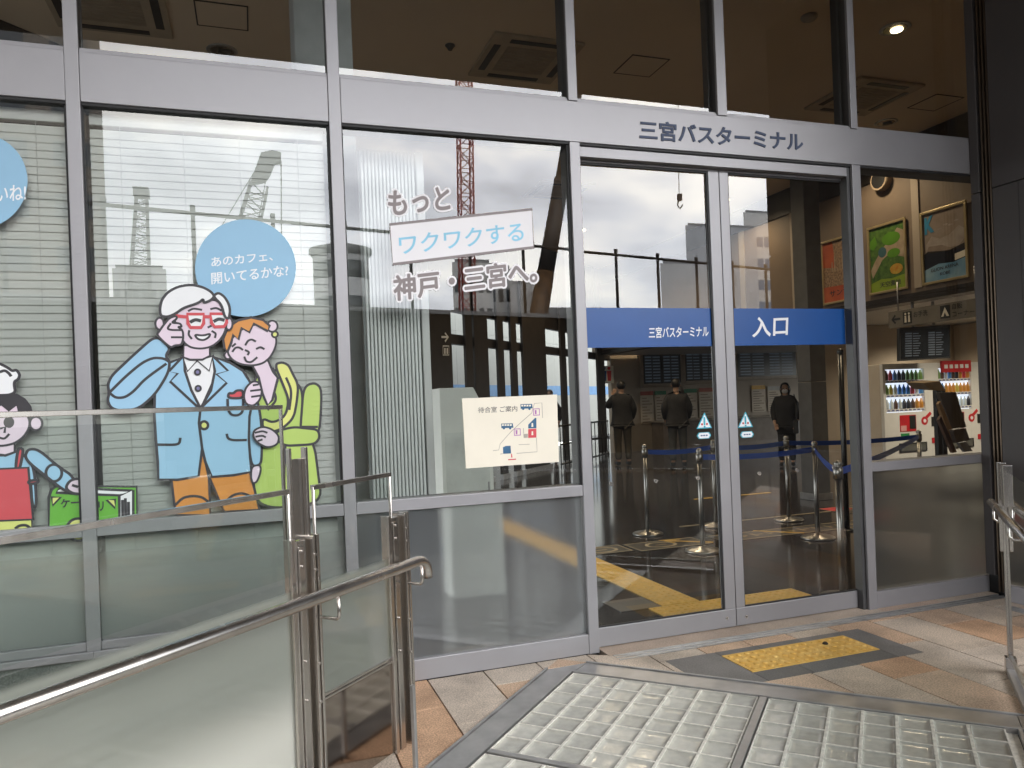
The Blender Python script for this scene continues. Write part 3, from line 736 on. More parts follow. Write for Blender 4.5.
ar.part('spectacles', mn, [(F_, [(300,137),(350,137),(350,165),(342,178),(310,178),(302,166)], SWHITE, False), (F_, [(371,136),(421,136),(420,163),(412,175),(384,176),(374,164)], SWHITE, False),
    (LP, [(300,137),(350,137),(350,165),(342,178),(310,178),(302,166)], SRED, False), (LP, [(371,136),(421,136),(420,163),(412,175),(384,176),(374,164)], SRED, False),
    (LN, [(350,145),(371,145)], SRED, False), (LN, [(262,142),(300,146)], SRED, False), (LN, [(308,162),(325,153),(342,158)], LINE), (LN, [(380,160),(396,151),(414,156)], LINE)], .016)
ar.part('hair', mn, [(F_, [(378,82),(395,71),(414,84),(428,108),(431,132),(426,152),(414,146),(405,108)], SWHITE), (F_, [(218,143),(216,118),(222,93),(241,69),(272,53),(310,47),(346,54),(372,68),(383,82),(374,94),(350,104),(349,90),(335,103),(288,118),(264,136),(240,146)], SWHITE)])
ar.part('raised_hand', mn, [(F_, [(267,142),(245,149),(228,170),(214,190),(206,201),(249,241),(262,232),(283,232),(288,208),(286,186),(270,176),(284,176),(278,165),(250,164),(268,152)], PINK),
    (LN, [(250,165),(238,182),(252,186),(284,186)], LINE), (LN, [(250,208),(268,208),(287,208)], LINE)], .010)
ar.part('hand', wm, [(F_, [(478,362),(500,341),(521,346),(529,372),(522,400),(503,418),(480,413),(472,390)], PINK), (LN, [(500,355),(518,352)], LINE), (LN, [(492,372),(526,368)], LINE), (LN, [(495,390),(524,386)], LINE)], .010)
ar.part('hand', wm, [(F_, [(503,492),(530,480),(560,489),(581,510),(576,536),(545,546),(515,531),(501,512)], PINK), (LN, [(506,500),(530,494),(545,500)], LINE), (LN, [(508,512),(530,508),(540,514)], LINE), (LN, [(515,525),(530,520)], LINE)], .010)
# --- chef
ch = Art(4.15, 0, 350)
ht = thing('chef_sticker', 'window sticker of a child chef in a white hat and red apron', 'window sticker', onY(5,450,YS))
ch.part('trousers', ht, [(F_, [(-40,700),(132,700),(134,775),(-40,775)], SYEL, False), (LN, [(62,742),(80,728),(110,726),(128,742)], LINE)])
ch.part('shirt', ht, [(F_, [(-70,430),(20,440),(62,414),(112,445),(143,490),(153,652),(134,655),(125,500),(-70,500)], SBLUE)])
ch.part('neck', ht, [(F_, [(-20,385),(60,385),(62,424),(22,438),(-25,430)], PINK, False)])
ch.part('apron', ht, [(F_, [(75,408),(92,408),(97,420),(82,497),(64,497)], SRED), (F_, [(-90,497),(118,488),(138,703),(-90,712)], SRED, False), (F_, [(118,543),(155,539),(161,546),(155,552),(121,556)], SRED)])
ch.part('face', ht, [(DC, (150,305,26,28), PINK), (F_, [(-110,262),(-60,230),(0,222),(75,225),(104,258),(125,290),(122,325),(98,362),(60,388),(10,399),(-40,392),(-95,350)], PINK), (DC, (38,300,17,19), LINE),
    (LN, [(2,326),(23,320),(20,344)], LINE, False), (LN, [(-5,362),(20,370),(40,348)], LINE), (LN, [(24,268),(40,262),(58,268)], LINE)], .010)
ch.part('hair', ht, [(F_, [(-110,262),(-105,215),(-70,186),(70,186),(102,205),(126,236),(135,263),(82,263),(72,226),(38,250),(5,224),(-30,256)], LINE, False)])
ch.part('chef_hat', ht, [(F_, [(68,188),(-70,188),(-66,135),(-92,112),(-86,78),(-58,72),(-40,58),(0,56),(35,74),(52,88),(70,82),(84,102),(78,122),(58,132)], SWHITE), (LN, [(0,92),(22,84),(40,98),(48,110)], LINE)])
ch.part('arm', ht, [(F_, [(118,412),(150,411),(182,430),(232,475),(314,530),(300,592),(264,580),(200,530),(122,468),(105,440)], SBLUE), (LP, [(225+33*math.cos(i*.2618),510+35*math.sin(i*.2618)) for i in range(24)], LINE, False)])
ch.part('hand', ht, [(F_, [(272,572),(292,540),(332,531),(350,558),(340,598),(300,594)], PINK), (LN, [(300,560),(326,568)], LINE)])
# --- book
bk = thing('book_sticker', 'window sticker of a green cake recipe book beside the chef', 'window sticker', onY(92,515,YS))
bo = Art(4.15, 0, 350, -9)
bo.part('cover', bk, [(F_, [(300,566),(567,567),(569,735),(300,735)], SBOOK, False), (F_, [(232,592),(255,570),(550,584),(497,604),(400,600)], SWHITE, False), (F_, [(495,605),(553,582),(553,735),(495,735)], SWHITE, False),
    (LN, [(508,622),(510,735)], LINE, False), (LN, [(520,615),(523,735)], LINE, False), (LN, [(533,630),(535,735)], LINE, False),
    (F_, [(203,735),(203,610),(214,580),(232,566),(252,570),(232,592),(400,600),(494,605),(494,735)], SBOOK, False), (F_, [(214,610),(252,611),(219,645)], SYEL, False), (F_, [(443,622),(478,620),(478,656)], SYEL, False), (DC, (325,745,48,46), SYEL)])
m = MB(); bo.z += 3
add_text(m, 'ケー', bo.pt((252,655)), bo.pt((330,650)), bo.pt((252,618)), bold=.03, lift=.0012); m.build('book_title', LINE, bk); m = MB(); add_text(m, 'リ', bo.pt((409,668)), bo.pt((431,668)), bo.pt((409,628)), bold=.03, lift=.0012)
m.build('book_title', LINE, bk)
# --- slogan
sg = thing('slogan_sticker', 'window slogan of brown and pale blue writing with a tilted framed line', 'window sticker', onY(460,245,YS))
def P(x, y, k=0): q = onY(x, y, YS); return Vector((q.x, YS-.0004*k, q.z))
for (tx, bl_, br_, tl_) in (('もっと',(387,217),(452,210.5),(386,190.5)), ('神戸・三宮へ。',(392.5,302.5),(539,283),(391,275))):
    ux = (P(*br_)-P(*bl_)).normalized()*.012; uz = (P(*tl_)-P(*bl_)).normalized()*.012
    for (nm, n8, r8, k8, mat8) in (('slogan_halo', 12, .0150, 0, SHALO), ('slogan_lettering', 8, .0042, 2, SBROWN)):
        vv = MB()
        for i8 in range(n8+1):
            rr8 = r8 if i8 < n8 else 0
            sh = Vector((math.cos(i8*2*math.pi/n8)*rr8, -.00003*i8, math.sin(i8*2*math.pi/n8)*rr8)); add_text(vv, tx, P(*bl_,k8)+ux+uz*.6+sh, P(*br_,k8)-ux+uz*.6+sh, P(*tl_,k8)+ux-uz*.6+sh)
        vv.build(nm, mat8, sg)
q4 = [(389.7,224.5),(532,209.3),(533.8,247.3),(392.7,264.4)]
m = MB(); m.poly([P(x,y,0) for x,y in q4], 0); m.ribbon([P(x,y,1) for x,y in q4], .015, (0,1,0), 1); m.build('slogan_frame', [pm('slogan_white', (.78,.76,.78), .5, var=.02), SBROWN], sg)
m = MB(); add_text(m, 'ワクワクする', P(399.5,255,2), P(524,240.5,2), P(398.4,235.5,2), bold=.012); m.build('slogan_lettering', pm('slogan_blue', (.24,.55,.74), .5), sg)

# --- waiting-room map
sx_ = [(462,398.5),(557,394.5),(559,462),(466,468.5)]
YM = .022
ms = thing('waiting_room_map', 'cream sign with the waiting room map stuck to the glass', 'sign', onY(510,432,YM))
def Q(u, v, k=0):     # crop 140x105 at 7.314
    q = onY(440+u/7.314, 370+v/7.314, YM); return Vector((q.x, YM-.0006*k, q.z))
c4 = [onY(x,y,YM) for x,y in sx_]
MB().prism(c4, (0,.004,0)).build('sign_board', CREAM, ms)
m = MB(); add_text(m, '待合室 ご案内', Q(278,315,1), Q(565,303,1), Q(278,272,1), bold=.006); m.build('sign_lettering', pm('sign_grey', (.10,.09,.09), .5), ms)
TEAL = pm('map_teal', (.03,.11,.22), .5); MRED = pm('map_red', (.60,.06,.08), .5); MPUR = pm('map_purple', (.42,.16,.42), .5); MGR = pm('map_grey', (.40,.36,.32), .5)
for (u, v) in ((588,250),(447,392)):
    m = MB()
    m.poly([Q(u,v,1),Q(u+85,v-2,1),Q(u+90,v+30,1),Q(u+2,v+34,1)], 0)
    for i in range(4): m.poly([Q(u+6+i*19,v+5,2),Q(u+20+i*19,v+4,2),Q(u+20+i*19,v+16,2),Q(u+6+i*19,v+17,2)], 1)
    for i in (20,66): m.poly([Q(u+i+9*math.cos(a*.7854),v+34+9*math.sin(a*.7854),2) for a in range(8)], 0)
    m.build('bus_symbol', [TEAL, CREAM], ms)
m = MB()
m.ribbon([Q(x,y,1) for x,y in ((388,590),(430,585),(440,540),(520,450),(590,385),(670,315),(690,245),(745,240),(750,350))], .0035, (0,1,0), 0, False)
m.ribbon([Q(x,y,1) for x,y in ((440,615),(460,612))], .0035, (0,1,0), 0, False); m.ribbon([Q(x,y,1) for x,y in ((560,610),(710,598),(705,495))], .0035, (0,1,0), 0, False)
m.ribbon([Q(x,y,1) for x,y in ((610,425),(612,465))], .0035, (0,1,0), 0, False); m.ribbon([Q(x,y,1) for x,y in ((575,546),(655,543))], .003, (0,1,0), 0, False)
m.poly([Q(645,400,1),Q(695,350,1),Q(705,352,1),Q(705,425,1),Q(645,428,1)], 1); m.poly([Q(645,432,1),Q(705,428,1),Q(705,494,1),Q(645,497,1)], 2)
m.poly([Q(610,468,1),Q(642,466,1),Q(642,495,1),Q(612,497,1)], 3); m.poly([Q(460,565,1),Q(480,556,1),Q(516,554,1),Q(520,610,1),Q(462,613,1)], 1)
for (x, y) in ((675,402),(675,462)): m.poly([Q(x-5,y-14,2),Q(x+5,y-14,2),Q(x+7,y+14,2),Q(x-7,y+14,2)], 4)
for (x, y) in ((682,285),(542,432)): m.ribbon([Q(x,y,1),Q(x+44,y-2,1),Q(x+46,y+44,1),Q(x+2,y+46,1)], .006, (0,1,0), 5); m.poly([Q(x+10,y+8,1),Q(x+24,y+8,1),Q(x+24,y+38,1),Q(x+12,y+38,1)], 5)
m.poly([Q(520,612,1),Q(526,612,1),Q(530,640,1),Q(520,640,1)], 2); m.poly([Q(498,652,1),Q(556,648,1),Q(556,656,1),Q(498,660,1)], 2)
m.build('map_drawing', [MGR, TEAL, MRED, MGR, CREAM, MPUR], ms)

# pale slab added behind the left guard so its frosted panel reads bright
o = MB().prism([DP(.912-1.5,-3.6,.001),DP(.912-.04,-3.6,.001),DP(.912-.04,-.25,.001),DP(.912-.75,.0,.001),DP(.912-1.5,-.75,.001)], (0,0,.006)).build('bright_fill_slab', pm('bright_fill_pale', (.72,.70,.60), .7, var=.08, scale=3)); struct(o)

# ------------------------------------------------------------------ steel and glass guards
AG = 1.29/1.41421
def gbox(mb, a0, a1, b0, b1, z0, z1, m=0): mb.obox(DP(a0,b0,z0), D2*(a1-a0), D1*(b1-b0), (0,0,z1-z0), m)
def gquad(mb, a, b0, b1, z0, z1, m=0): mb.quad(DP(a,b0,z0), DP(a,b1,z0), DP(a,b1,z1), DP(a,b0,z1), m)
gd = thing('glass_guard', 'stainless guard with frosted glass panels in front of the blinds and stickers', 'balustrade', DP(AG,-.4))
# panels: clear above, frosted film below
for (b0, b1) in ((-3.3,-.765),(-.640,-.150)):
    zlo = .405 if b0 > -1 else .075
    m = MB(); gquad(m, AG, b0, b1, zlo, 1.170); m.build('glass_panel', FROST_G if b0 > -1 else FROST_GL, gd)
    f = MB(); gbox(f, AG-.010, AG+.010, b0, b1, 1.164, 1.182)
    f.tube([DP(AG+.001,b1-.004,zlo+.005),DP(AG+.001,b1-.004,1.176)], .007, 8)
    if b0 > -1: f.tube([DP(AG+.001,b0+.004,.41),DP(AG+.001,b0+.004,1.176)], .007, 8)
    f.build('panel_trim', STEEL, gd, bevel=.0015)
    if b0 > -1: k = MB(); gbox(k, AG-.010, AG+.010, b0, b1, .012, .380); k.build('kick_plate', MIRROR, gd)
    k = MB(); gbox(k, AG-.012, AG+.014, b0, b1+.02, zlo-.022, zlo-.013); gbox(k, AG-.008, AG+.008, b0, b1, zlo-.012, zlo-.001); k.build('bottom_rail', STEEL, gd, bevel=.0015)
# taller glass screen behind the left panel
m = MB(); gquad(m, AG-.03, -3.3, -.760, .86, 1.470); m.build('tall_screen', GLASSG, gd)
m = MB(); gbox(m, AG-.038, AG-.022, -3.3, -.751, 1.467, 1.482); gbox(m, AG-.036, AG-.024, -.760, -.751, .86, 1.4665); m.build('screen_trim', STEEL, gd, bevel=.0015)
# posts
def gpost(b0, b1, ztop, tall):
    p = MB(); w = b1-b0
    # clamp sleeve: two flat flanges with a recessed face and bolts
    gbox(p, AG+.010, AG+.022, b0, b0+.022, 0.0, ztop); gbox(p, AG-.03, AG+.009, b0+.016, b0+.030, 0.0, ztop-.002)
    gbox(p, AG-.022, AG+.012, b0+.032, b0+.085, 0.0, ztop-.012); gbox(p, AG+.013, AG+.019, b0+.040, b0+.072, 0.0, ztop-.03)
    gbox(p, AG-.030, AG+.034, b1-.052, b1-.040, 0.0, ztop); gbox(p, AG-.030, AG+.020, b1-.014, b1, 0.0, ztop); gbox(p, AG-.030, AG-.01, b1-.038, b1-.016, 0, ztop-.004)
    o = p.build('post', STEEL, gd, bevel=.002)
    for z in (.42,.56,.90,.955):
        MB().tube([DP(AG+.0190,b0+.056,z), DP(AG+.026,b0+.056,z)], .006, 8).build('bolt', STEEL, o); MB().tube([DP(AG+.034,b1-.046,z-.02), DP(AG+.040,b1-.046,z-.02)], .006, 8).build('bolt', STEEL, o)
    if tall:
        u = MB(); gbox(u, AG-.01, AG+.004, b0+.024, b0+.040, ztop-.01, tall); gbox(u, AG-.016, AG-.006, b0+.041, b1-.048, ztop-.01, tall-.04); gbox(u, AG-.012, AG+.010, b1-.047, b1-.032, ztop-.01, tall)
        u.build('post_head', STEEL, o, bevel=.002)
gpost(-.785,-.634,1.003,1.325); gpost(-.204,-.047,1.000,None)
AH = 1.425/1.41421; ZH = .797
pts = [DP(AH,-3.4,ZH), DP(AH,-1.2,ZH), DP(AH,-.11,ZH)]+[DP(AH,-.11+.075*math.sin(t*.3927),ZH-.055*(1-math.cos(t*.3927))) for t in range(1,5)]+[DP(AH,-.034,ZH-.085)]
MB().tube(pts, .0235, 20).build('handrail', STEEL, gd)
m = MB()
for b in (-.60,-.045):
    m = MB(); m.tube([DP(AG+.02,b-.03,ZH-.105)]+[DP(AH-.012,b-.03,ZH-.105), DP(AH-.004,b-.03,ZH-.100), DP(AH,b-.03,ZH-.09), DP(AH,b-.03,ZH-.018)], .007, 8); m.build('handrail_bracket', STEEL, gd)
cb = onZ(413.8,775,0); db = (cb.x+cb.y)/1.41421; da = (cb.x-cb.y)/1.41421
ht_ = CH-(CH)*( (686-403.65-4)/(775-403.65-4) )
m = MB(); m.obox(DP(da-.008,db+.006,0), D2*.016, D1*.018, (0,0,ht_)); m.build('curb_end', STEELD, gd, bevel=.002)
# right-hand guard
KR = 4.73; AR = KR/1.41421
g2 = thing('glass_guard', 'stainless and clear glass guard in front of the dark panel wall', 'balustrade', DP(AR,1.5))
pb = onZ(1011.5,674,0); b_ = (pb.x+pb.y)/1.41421
p = MB(); gbox(p, AR-.012, AR+.012, b_-.012, b_+.012, 0, 1.062); gbox(p, AR-.028, AR-.013, b_-.03, b_-.004, .62, 1.066); gbox(p, AR-.025, AR+.025, b_-.025, b_+.025, 0, .085); gbox(p, AR-.02, AR+.02, b_-.16, b_-.10, .86, 1.062)
p.build('post', STEEL, g2, bevel=.002)
m = MB(); gquad(m, AR, b_-2.6, b_-.02, .10, 1.03); m.build('glass_panel', GLASSG, g2)
m = MB(); gbox(m, AR-.008, AR+.008, b_-2.6, b_-.02, .085, .10); gbox(m, AR-.02, AR+.02, b_-2.6, b_+.01, 0.0, .03); m.build('bottom_rail', STEELD, g2, bevel=.002)
h0 = onK(990.5,498.5,KR-.06); h1 = onK(1024,520.5,KR-.06); dh = (h1-h0)
h0 = Vector((h0.x,h0.y,.845)); hd = -D1
pts = [h0+Vector((0,0,-.004)), h0+hd*.02, h0+hd*.4, h0+hd*2.6]
MB().tube(pts, .0195, 16).build('handrail', STEEL, g2)
m = MB()
for s_ in (.10,.62): q = h0+hd*s_; m = MB(); m.tube([q+Vector((0,0,-.015)), q+Vector((0,0,-.075)), q+Vector((0,0,-.09))+D2*.02, q+Vector((0,0,-.09))+D2*.09], .006, 8); m.build('handrail_bracket', STEEL, g2)

# ------------------------------------------------------------------ dark panelled wall on the right
rw = thing('dark_panel_wall', 'dark grey metal panel wall with vertical grooves beside the vending machine window', 'wall', (4.9,-1,0))
ZT2 = ZC-.01
m = MB()
zj = onX(984.5,190.5,4.84).z
for (z0, z1) in ((.13,zj-.003),(zj+.003,ZT2)):
    m.box((4.84,-.066,z0),(5.1,.0,z1)); m.box((4.84,-.345 if z0 < 1 else -1.2,z0),(5.1,-.160,z1))
m.box((4.84,-1.2,1.06),(5.1,-.347,zj-.003)); m.box((4.84,-2.03,1.06),(5.1,-1.204,zj-.003)); m.box((4.84,-2.03,zj+.003),(5.1,-1.204,ZT2))
m.build('metal_panel', DPANEL, rw, bevel=.003)
m = MB(); m.box((4.868,-.159,.02),(5.1,-.067,ZT2))
m.build('groove_back', BLACK, rw)
m = MB()
for y in (-.090,-.118,-.145): m.box((4.846,y-.008,.02),(4.8675,y+.004,ZT2))
m.build('groove_strip', pm('bronze_strip', (.12,.085,.06), .35, .6), rw, bevel=.002)
m = MB(); m.box((4.87,-.345,.0),(5.1,-.0,.129)); m.build('plinth', BLACK, rw)
m = MB(); m.box((4.85,-2.03,0),(5.1,-.346,.10)); m.box((4.85,-.40,.1005),(4.93,-.346,1.059)); m.box((4.85,-2.03,.86),(4.93,-.401,.92)); m.box((4.85,-2.03,.1005),(4.93,-1.95,1.059))
m.build('window_frame', ALU, rw, bevel=.003)
m = MB(); m.quad((4.89,-1.95,.10),(4.89,-.40,.10),(4.89,-.40,1.06),(4.89,-1.95,1.06)); m.build('window_pane', GLASS, rw)
MB().box((5.6,-2.03,0),(5.7,-.346,1.2)).build('recess_back', DPANEL, rw)

# ------------------------------------------------------------------ canopy over the entrance
o = MB().prism([(-14,-3.60,ZC),(9,-3.93,ZC),(9,.155,ZC),(-14,.155,ZC)], (0,0,.25)).build('canopy_soffit', SOFF); struct(o)

# ------------------------------------------------------------------ interior shell
m = MB(); pl = [(-5.6,.156,ZC),(24,.156,ZC),(24,15.2,ZC),(9.45,15.2,ZC)]
m.prism(pl, (0,0,.2)); o = m.build('interior_ceiling', CEIL); struct(o)
o = MB().box((9.4,15,0),(24,15.2,ZC-.004)).build('back_wall', PLASTER); struct(o)
bw = thing('bulkhead_wall', 'brown panelled wall above the vending machine alcove with posters hung on it', 'wall', (XW+.1,5,2.68))
MB().box((XW,.17,2.74),(XW+.25,14.98,ZC-.004)).build('wall_panel', BROWNW, bw)
m = MB(); 
for (y0, y1) in ((4.22,4.10),(5.25,5.42),(6.75,6.60),(8.2,8.05)): MB().box((XW-.02,y0,2.86),(XW-.001,y1,ZC-.005)).build('panel_batten', PLASTER, bw)
m = MB(); m.box((XW-.04,.17,2.68),(XW+.25,14.98,2.739)); m.box((XW-.025,.17,2.745),(XW-.0005,14.98,2.80)); m.build('lower_trim', DBROWN, bw)
m = MB(); m.box((XW-.03,.17,4.55),(XW-.002,14.98,ZC-.005)); m.build('dark_band', DBROWN, bw)
# alcove
o = MB().box((9.66,7.4,0),(20,7.55,2.695)).build('alcove_wall', PLASTER); tag(o, 'plain beige back wall of the vending machine alcove', 'wall')
o = MB().box((XW+.26,.2,2.70),(20,14.9,2.76)).build('alcove_ceiling', WHITE); struct(o)
o = MB().box((13.2,.2,0),(13.35,7.39,2.675)).build('alcove_side_wall', PLASTER); tag(o, 'beige side wall beyond the vending machines', 'wall')
o = MB().box((5.101,.157,0),(13.2,.19,ZC-.004)).build('front_inner_wall', BROWNW); tag(o, 'brown inner face of the front wall behind the dark panels', 'wall')

# ------------------------------------------------------------------ glazed diagonal wall far inside
KD = -5.5
def kpt(px, z, k=KD): p = onK(px, 352, k); return Vector((p.x, p.y, z))
for i, (pa, pb_) in enumerate([(425,452),(466,472.8),(475,488.3),(498,504),(511.5,517),(523,546),(561,566),(574,584),(597,604)]):
    a, b = kpt(pa,0), kpt(pb_,0)
    t = thing('interior_column', ['wide dark brown column carrying the toilet arrow sign','slim dark brown mullion next to the arrow sign column','wide dark brown column behind the sloping corner of the white cabinet','slim dark mullion third from the arrow column','slim dark mullion fourth from the arrow column','wide dark column above the bus symbols of the map sign','slim dark mullion beside the person behind the map sign','dark mullion hidden by the door jamb','slim dark mullion beside the restroom sign'][i], 'column', a, 'dark brown columns of the diagonal glazed wall')
    m = MB(); m.obox(a, b-a, Vector((-1,1,0)).normalized()*.05, (0,0,ZC-.004)); m.build('column_shaft', DBROWN, t)
    m = MB(); m.obox(a-D2*0-Vector((-.02,.02,0))-(b-a)*.08, (b-a)*1.16, Vector((-1,1,0)).normalized()*.08, (0,0,.10)); m.build('base', STEELD, t)
a = kpt(-300,0); b = kpt(612,0)
z0, z1 = onK(470,345,KD).z, onK(470,335.5,KD).z
o = MB().obox(Vector((a.x,a.y,z0))+Vector((-.05,.05,0)), b-a, Vector((-1,1,0)).normalized()*.12, (0,0,z1-z0)).build('transom_beam', DBROWN); tag(o, 'dark horizontal beam across the diagonal glazed wall', 'beam')
zu = onK(470,313.5,KD).z  # dark panel added to keep the bright hoarding from showing through
o = MB().obox(Vector((a.x,a.y,zu))+Vector((-.06,.06,0)), (b-a)*1.02, Vector((-1,1,0)).normalized()*.10, (0,0,ZC-.006-zu)).build('added_dark_panel', DBROWN); tag(o, 'added dark panel hiding the bright hoarding above the diagonal glazed wall', 'wall')
# railing far inside
rl = thing('inner_railing', 'black railing along the diagonal glazed wall behind the map sign', 'railing', kpt(560,0)); m = MB()
a2, b2 = kpt(540,0)+D2*.4, kpt(590,0)+D2*.4
for z in (.95,.55,.12): m.tube([a2+Vector((0,0,z)), b2+Vector((0,0,z))], .022, 8)
m.build('rail', BLACK, rl)
m = MB()
for i in range(14): q = a2+(b2-a2)*(i/13); m.tube([q+Vector((0,0,.0)), q+Vector((0,0,.95))], .012, 6)
m.build('baluster', BLACK, rl)
# hoarding outside the diagonal wall
ha, hb = onK(330,400,-11), onK(615,400,-11)
hd_ = (hb-ha); ha = Vector((ha.x,ha.y,0))-hd_*.3; hd_ = Vector((hd_.x,hd_.y,0))*1.9
hn = Vector((1,-1,0)).normalized()
ho = thing('site_hoarding', 'tall white site hoarding with a blue stripe outside the far glazed wall', 'hoarding', ha)
m = MB(); nn = 26
for i in range(nn): m.obox(ha+hd_*(i/nn)+hd_*.0005/nn, hd_*((1-.006)/nn), -hn*.06, (0,0,3.5)); 
for i in range(nn): m.obox(ha+hd_*(i/nn)+Vector((0,0,3.506)), hd_*((1-.006)/nn), -hn*.06, (0,0,5.6))
m.build('white_panel', pm('hoarding_white', (.40,.41,.39), .6, var=.03), ho)
m = MB(); m.obox(ha+hn*.004+Vector((0,0,1.66)), hd_, hn*.004, (0,0,.34)); m.build('blue_stripe', pm('stripe_blue', (.10,.26,.52), .5), ho)

# arrow + toilet sign on the wide column
t = thing('toilet_sign', 'small white arrow and toilet symbols on the wide dark column', 'sign', kpt(442,2.4))
def KP(px, py): p = onK(px, py, KD+.03); return p
m = MB(); m.ribbon([KP(441.5,337),(KP(448,337))], .035, (1,-1,0), 0, False); m.ribbon([KP(445,333),KP(448.3,337),KP(445,341.5)], .035, (1,-1,0), 0, False); m.build('arrow', VWHITE, t)
m = MB()
m.ribbon([KP(443,346),KP(449,346),KP(449,355),KP(443,355)], .02, (1,-1,0), 0); m.poly([KP(444.2,348),KP(445.6,348),KP(445.6,354),KP(444.2,354)], 0); m.poly([KP(446.6,348),KP(448,348),KP(448,354),KP(446.6,354)], 0); m.build('toilet_symbol', VWHITE, t)

# ribbed white partition, grey column behind the mullion, white kiosk
t = thing('ribbed_partition', 'tall white vertically ribbed partition just inside the glass behind the slogan', 'partition', (.85,.33,0))
yr = .30; x = onY(366.5,320,yr).x; xe = onY(421,320,yr).x; nr = 15; wr = (xe-x)/nr; zr_ = onY(390,151,yr).z
m = MB()
for i in range(nr): m.box((x+i*wr,yr,.0),(x+i*wr+wr*.74,yr+.05,zr_))
m.build('rib', pm('ribbed_white', (.88,.90,.88), .4, var=.03), t, bevel=.004)
MB().box((x-.008,yr+.052,0),(xe+.008,yr+.08,zr_+.01)).build('back_sheet', pm('ribbed_back', (.62,.66,.65), .5), t)
MB().box((xe+.001,yr-.02,0),(xe+.045,yr+.05,zr_)).build('end_post', WHITE, t, bevel=.004)
t = thing('square_column', 'grey concrete column standing inside behind the second mullion', 'column', (.48,.95,0))
MB().box((.31,.70,0),(.655,1.10,ZC-.005)).build('column_shaft', pm('grey_column', (.46,.47,.465), .7, bump=.15, bscale=60), t, bevel=.01)
MB().box((.30,.69,0),(.665,1.11,.12)).build('base', STEELD, t)
t = thing('white_kiosk', 'white cabinet with a cut-off top corner behind the map sign', 'cabinet', (1.6,1.78,0))
m = MB()
k0, k1, k2 = onY(440,400,1.75), onY(458.5,400,1.75), onY(488,400,1.75)
xa, xb = onY(439,384,1.75).x, onY(490,384,1.75).x
m.prism([Vector((xa,1.75,0)),Vector((xb,1.75,0)),Vector((xb,1.75,1.32)),Vector((onY(473,384,1.75).x,1.75,1.60)),Vector((xa,1.75,1.60))], (0,.30,0))
m.build('cabinet_body', pm('kiosk_white', (.88,.90,.84), .45, var=.03), t, bevel=.006)
MB().box((xa+.03,1.744,.35),(xb-.03,1.749,1.25)).build('front_panel', pm('kiosk_panel', (.74,.77,.72), .4), t)
MB().box((xb-.05,1.735,.75),(xb-.04,1.743,.85)).build('handle', STEELD, t)

# ------------------------------------------------------------------ ceiling fittings
def cassette(label, cx, cy):
    t = thing('ceiling_cassette', label, 'air conditioner', (cx,cy,ZC), 'ceiling air conditioner cassettes')
    s = .47
    MB().box((cx-s,cy-s,ZC-.035),(cx+s,cy+s,ZC-.001)).build('panel', pm('cassette_panel', (.48,.40,.30), .6), t, bevel=.01)
    m = MB()
    for (dx, dy) in ((1,0),(-1,0),(0,1),(0,-1)):
        c_ = Vector((cx+dx*.38,cy+dy*.38,ZC-.037)); hx, hy = (.035,.28) if dx else (.28,.035)
        m.box((c_.x-hx,c_.y-hy,c_.z-.004),(c_.x+hx,c_.y+hy,c_.z+.001))
    m.build('air_slot', BLACK, t)
    m = MB()
    for i in range(9): m.box((cx-.27,cy-.27+i*.06,ZC-.041),(cx+.27,cy-.27+i*.06+.045,ZC-.0355))
    m.build('grille', pm('cassette_grille', (.36,.30,.23), .6), t)
cassette('ceiling air conditioner seen above the blind that has the child chef sticker', -1.05, 3.15); cassette('ceiling air conditioner seen through the top pane above the slogan', 2.75, 3.25); cassette('ceiling air conditioner between the lit downlight and the fascia writing', 7.05, 3.2)
cassette('ceiling air conditioner deep in the hall above the stanchions', 4.9, 7.6)
def hatch(label, cx, cy, s=.22):
    t = thing('ceiling_hatch', label, 'access hatch', (cx,cy,ZC), 'square ceiling access hatches')
    m = MB(); w_ = .012; z0, z1 = ZC-.008, ZC-.001
    m.box((cx-s,cy-s,z0),(cx+s,cy-s+w_,z1)); m.box((cx-s,cy+s-w_,z0),(cx+s,cy+s,z1)); m.box((cx-s,cy-s+w_+.0005,z0),(cx-s+w_,cy+s-w_-.0005,z1)); m.box((cx+s-w_,cy-s+w_+.0005,z0),(cx+s,cy+s-w_-.0005,z1))
    m.build('hatch_frame', DBROWN, t); MB().box((cx-s+w_+.001,cy-s+w_+.001,ZC-.006),(cx+s-w_-.001,cy+s-w_-.001,ZC-.001)).build('hatch_panel', CEIL, t)
hatch('ceiling hatch seen above the elderly couple sticker', -.14, 3.12); hatch('ceiling hatch seen directly above the fascia writing', 4.02, 3.12); hatch('ceiling hatch seen next to the dark panel wall', 8.13, 3.15)
LAMPW = emis('warm_lamp', (1,.80,.5), 9); LAMPOFF = pm('lamp_off', (.03,.028,.025), .3)
def downlight(label, cx, cy, lit, en=0, z=ZC, col=(1,.78,.52)):
    t = thing('downlight', label, 'ceiling lamp', (cx,cy,z), 'recessed ceiling downlights')
    m = MB(); m.lathe((cx,cy,z-.012), [(.13,0),(.145,.004),(.14,.011)], 24); m.build('trim_ring', STEELD, t)
    m = MB(); m.lathe((cx,cy,z-.0135), [(.105,0),(.11,.001)], 20); m.build('reflector', pm('reflector', (.3,.26,.2), .25, .8), t)
    m = MB(); m.lathe((cx+.02,cy,z-.032), [(.02,0),(.055,.006),(.058,.018)], 16); m.build('bulb', LAMPW if lit else LAMPOFF, t)
    if en:
        ld = bpy.data.lights.new('downlight_lamp', 'SPOT'); ld.energy = en; ld.spot_size = R(150); ld.spot_blend = .7; ld.color = col; ld.shadow_soft_size = .08
        lo = bpy.data.objects.new('downlight_lamp', ld); COL.objects.link(lo); lo.parent = t; lo.location = (0,0,-.06)
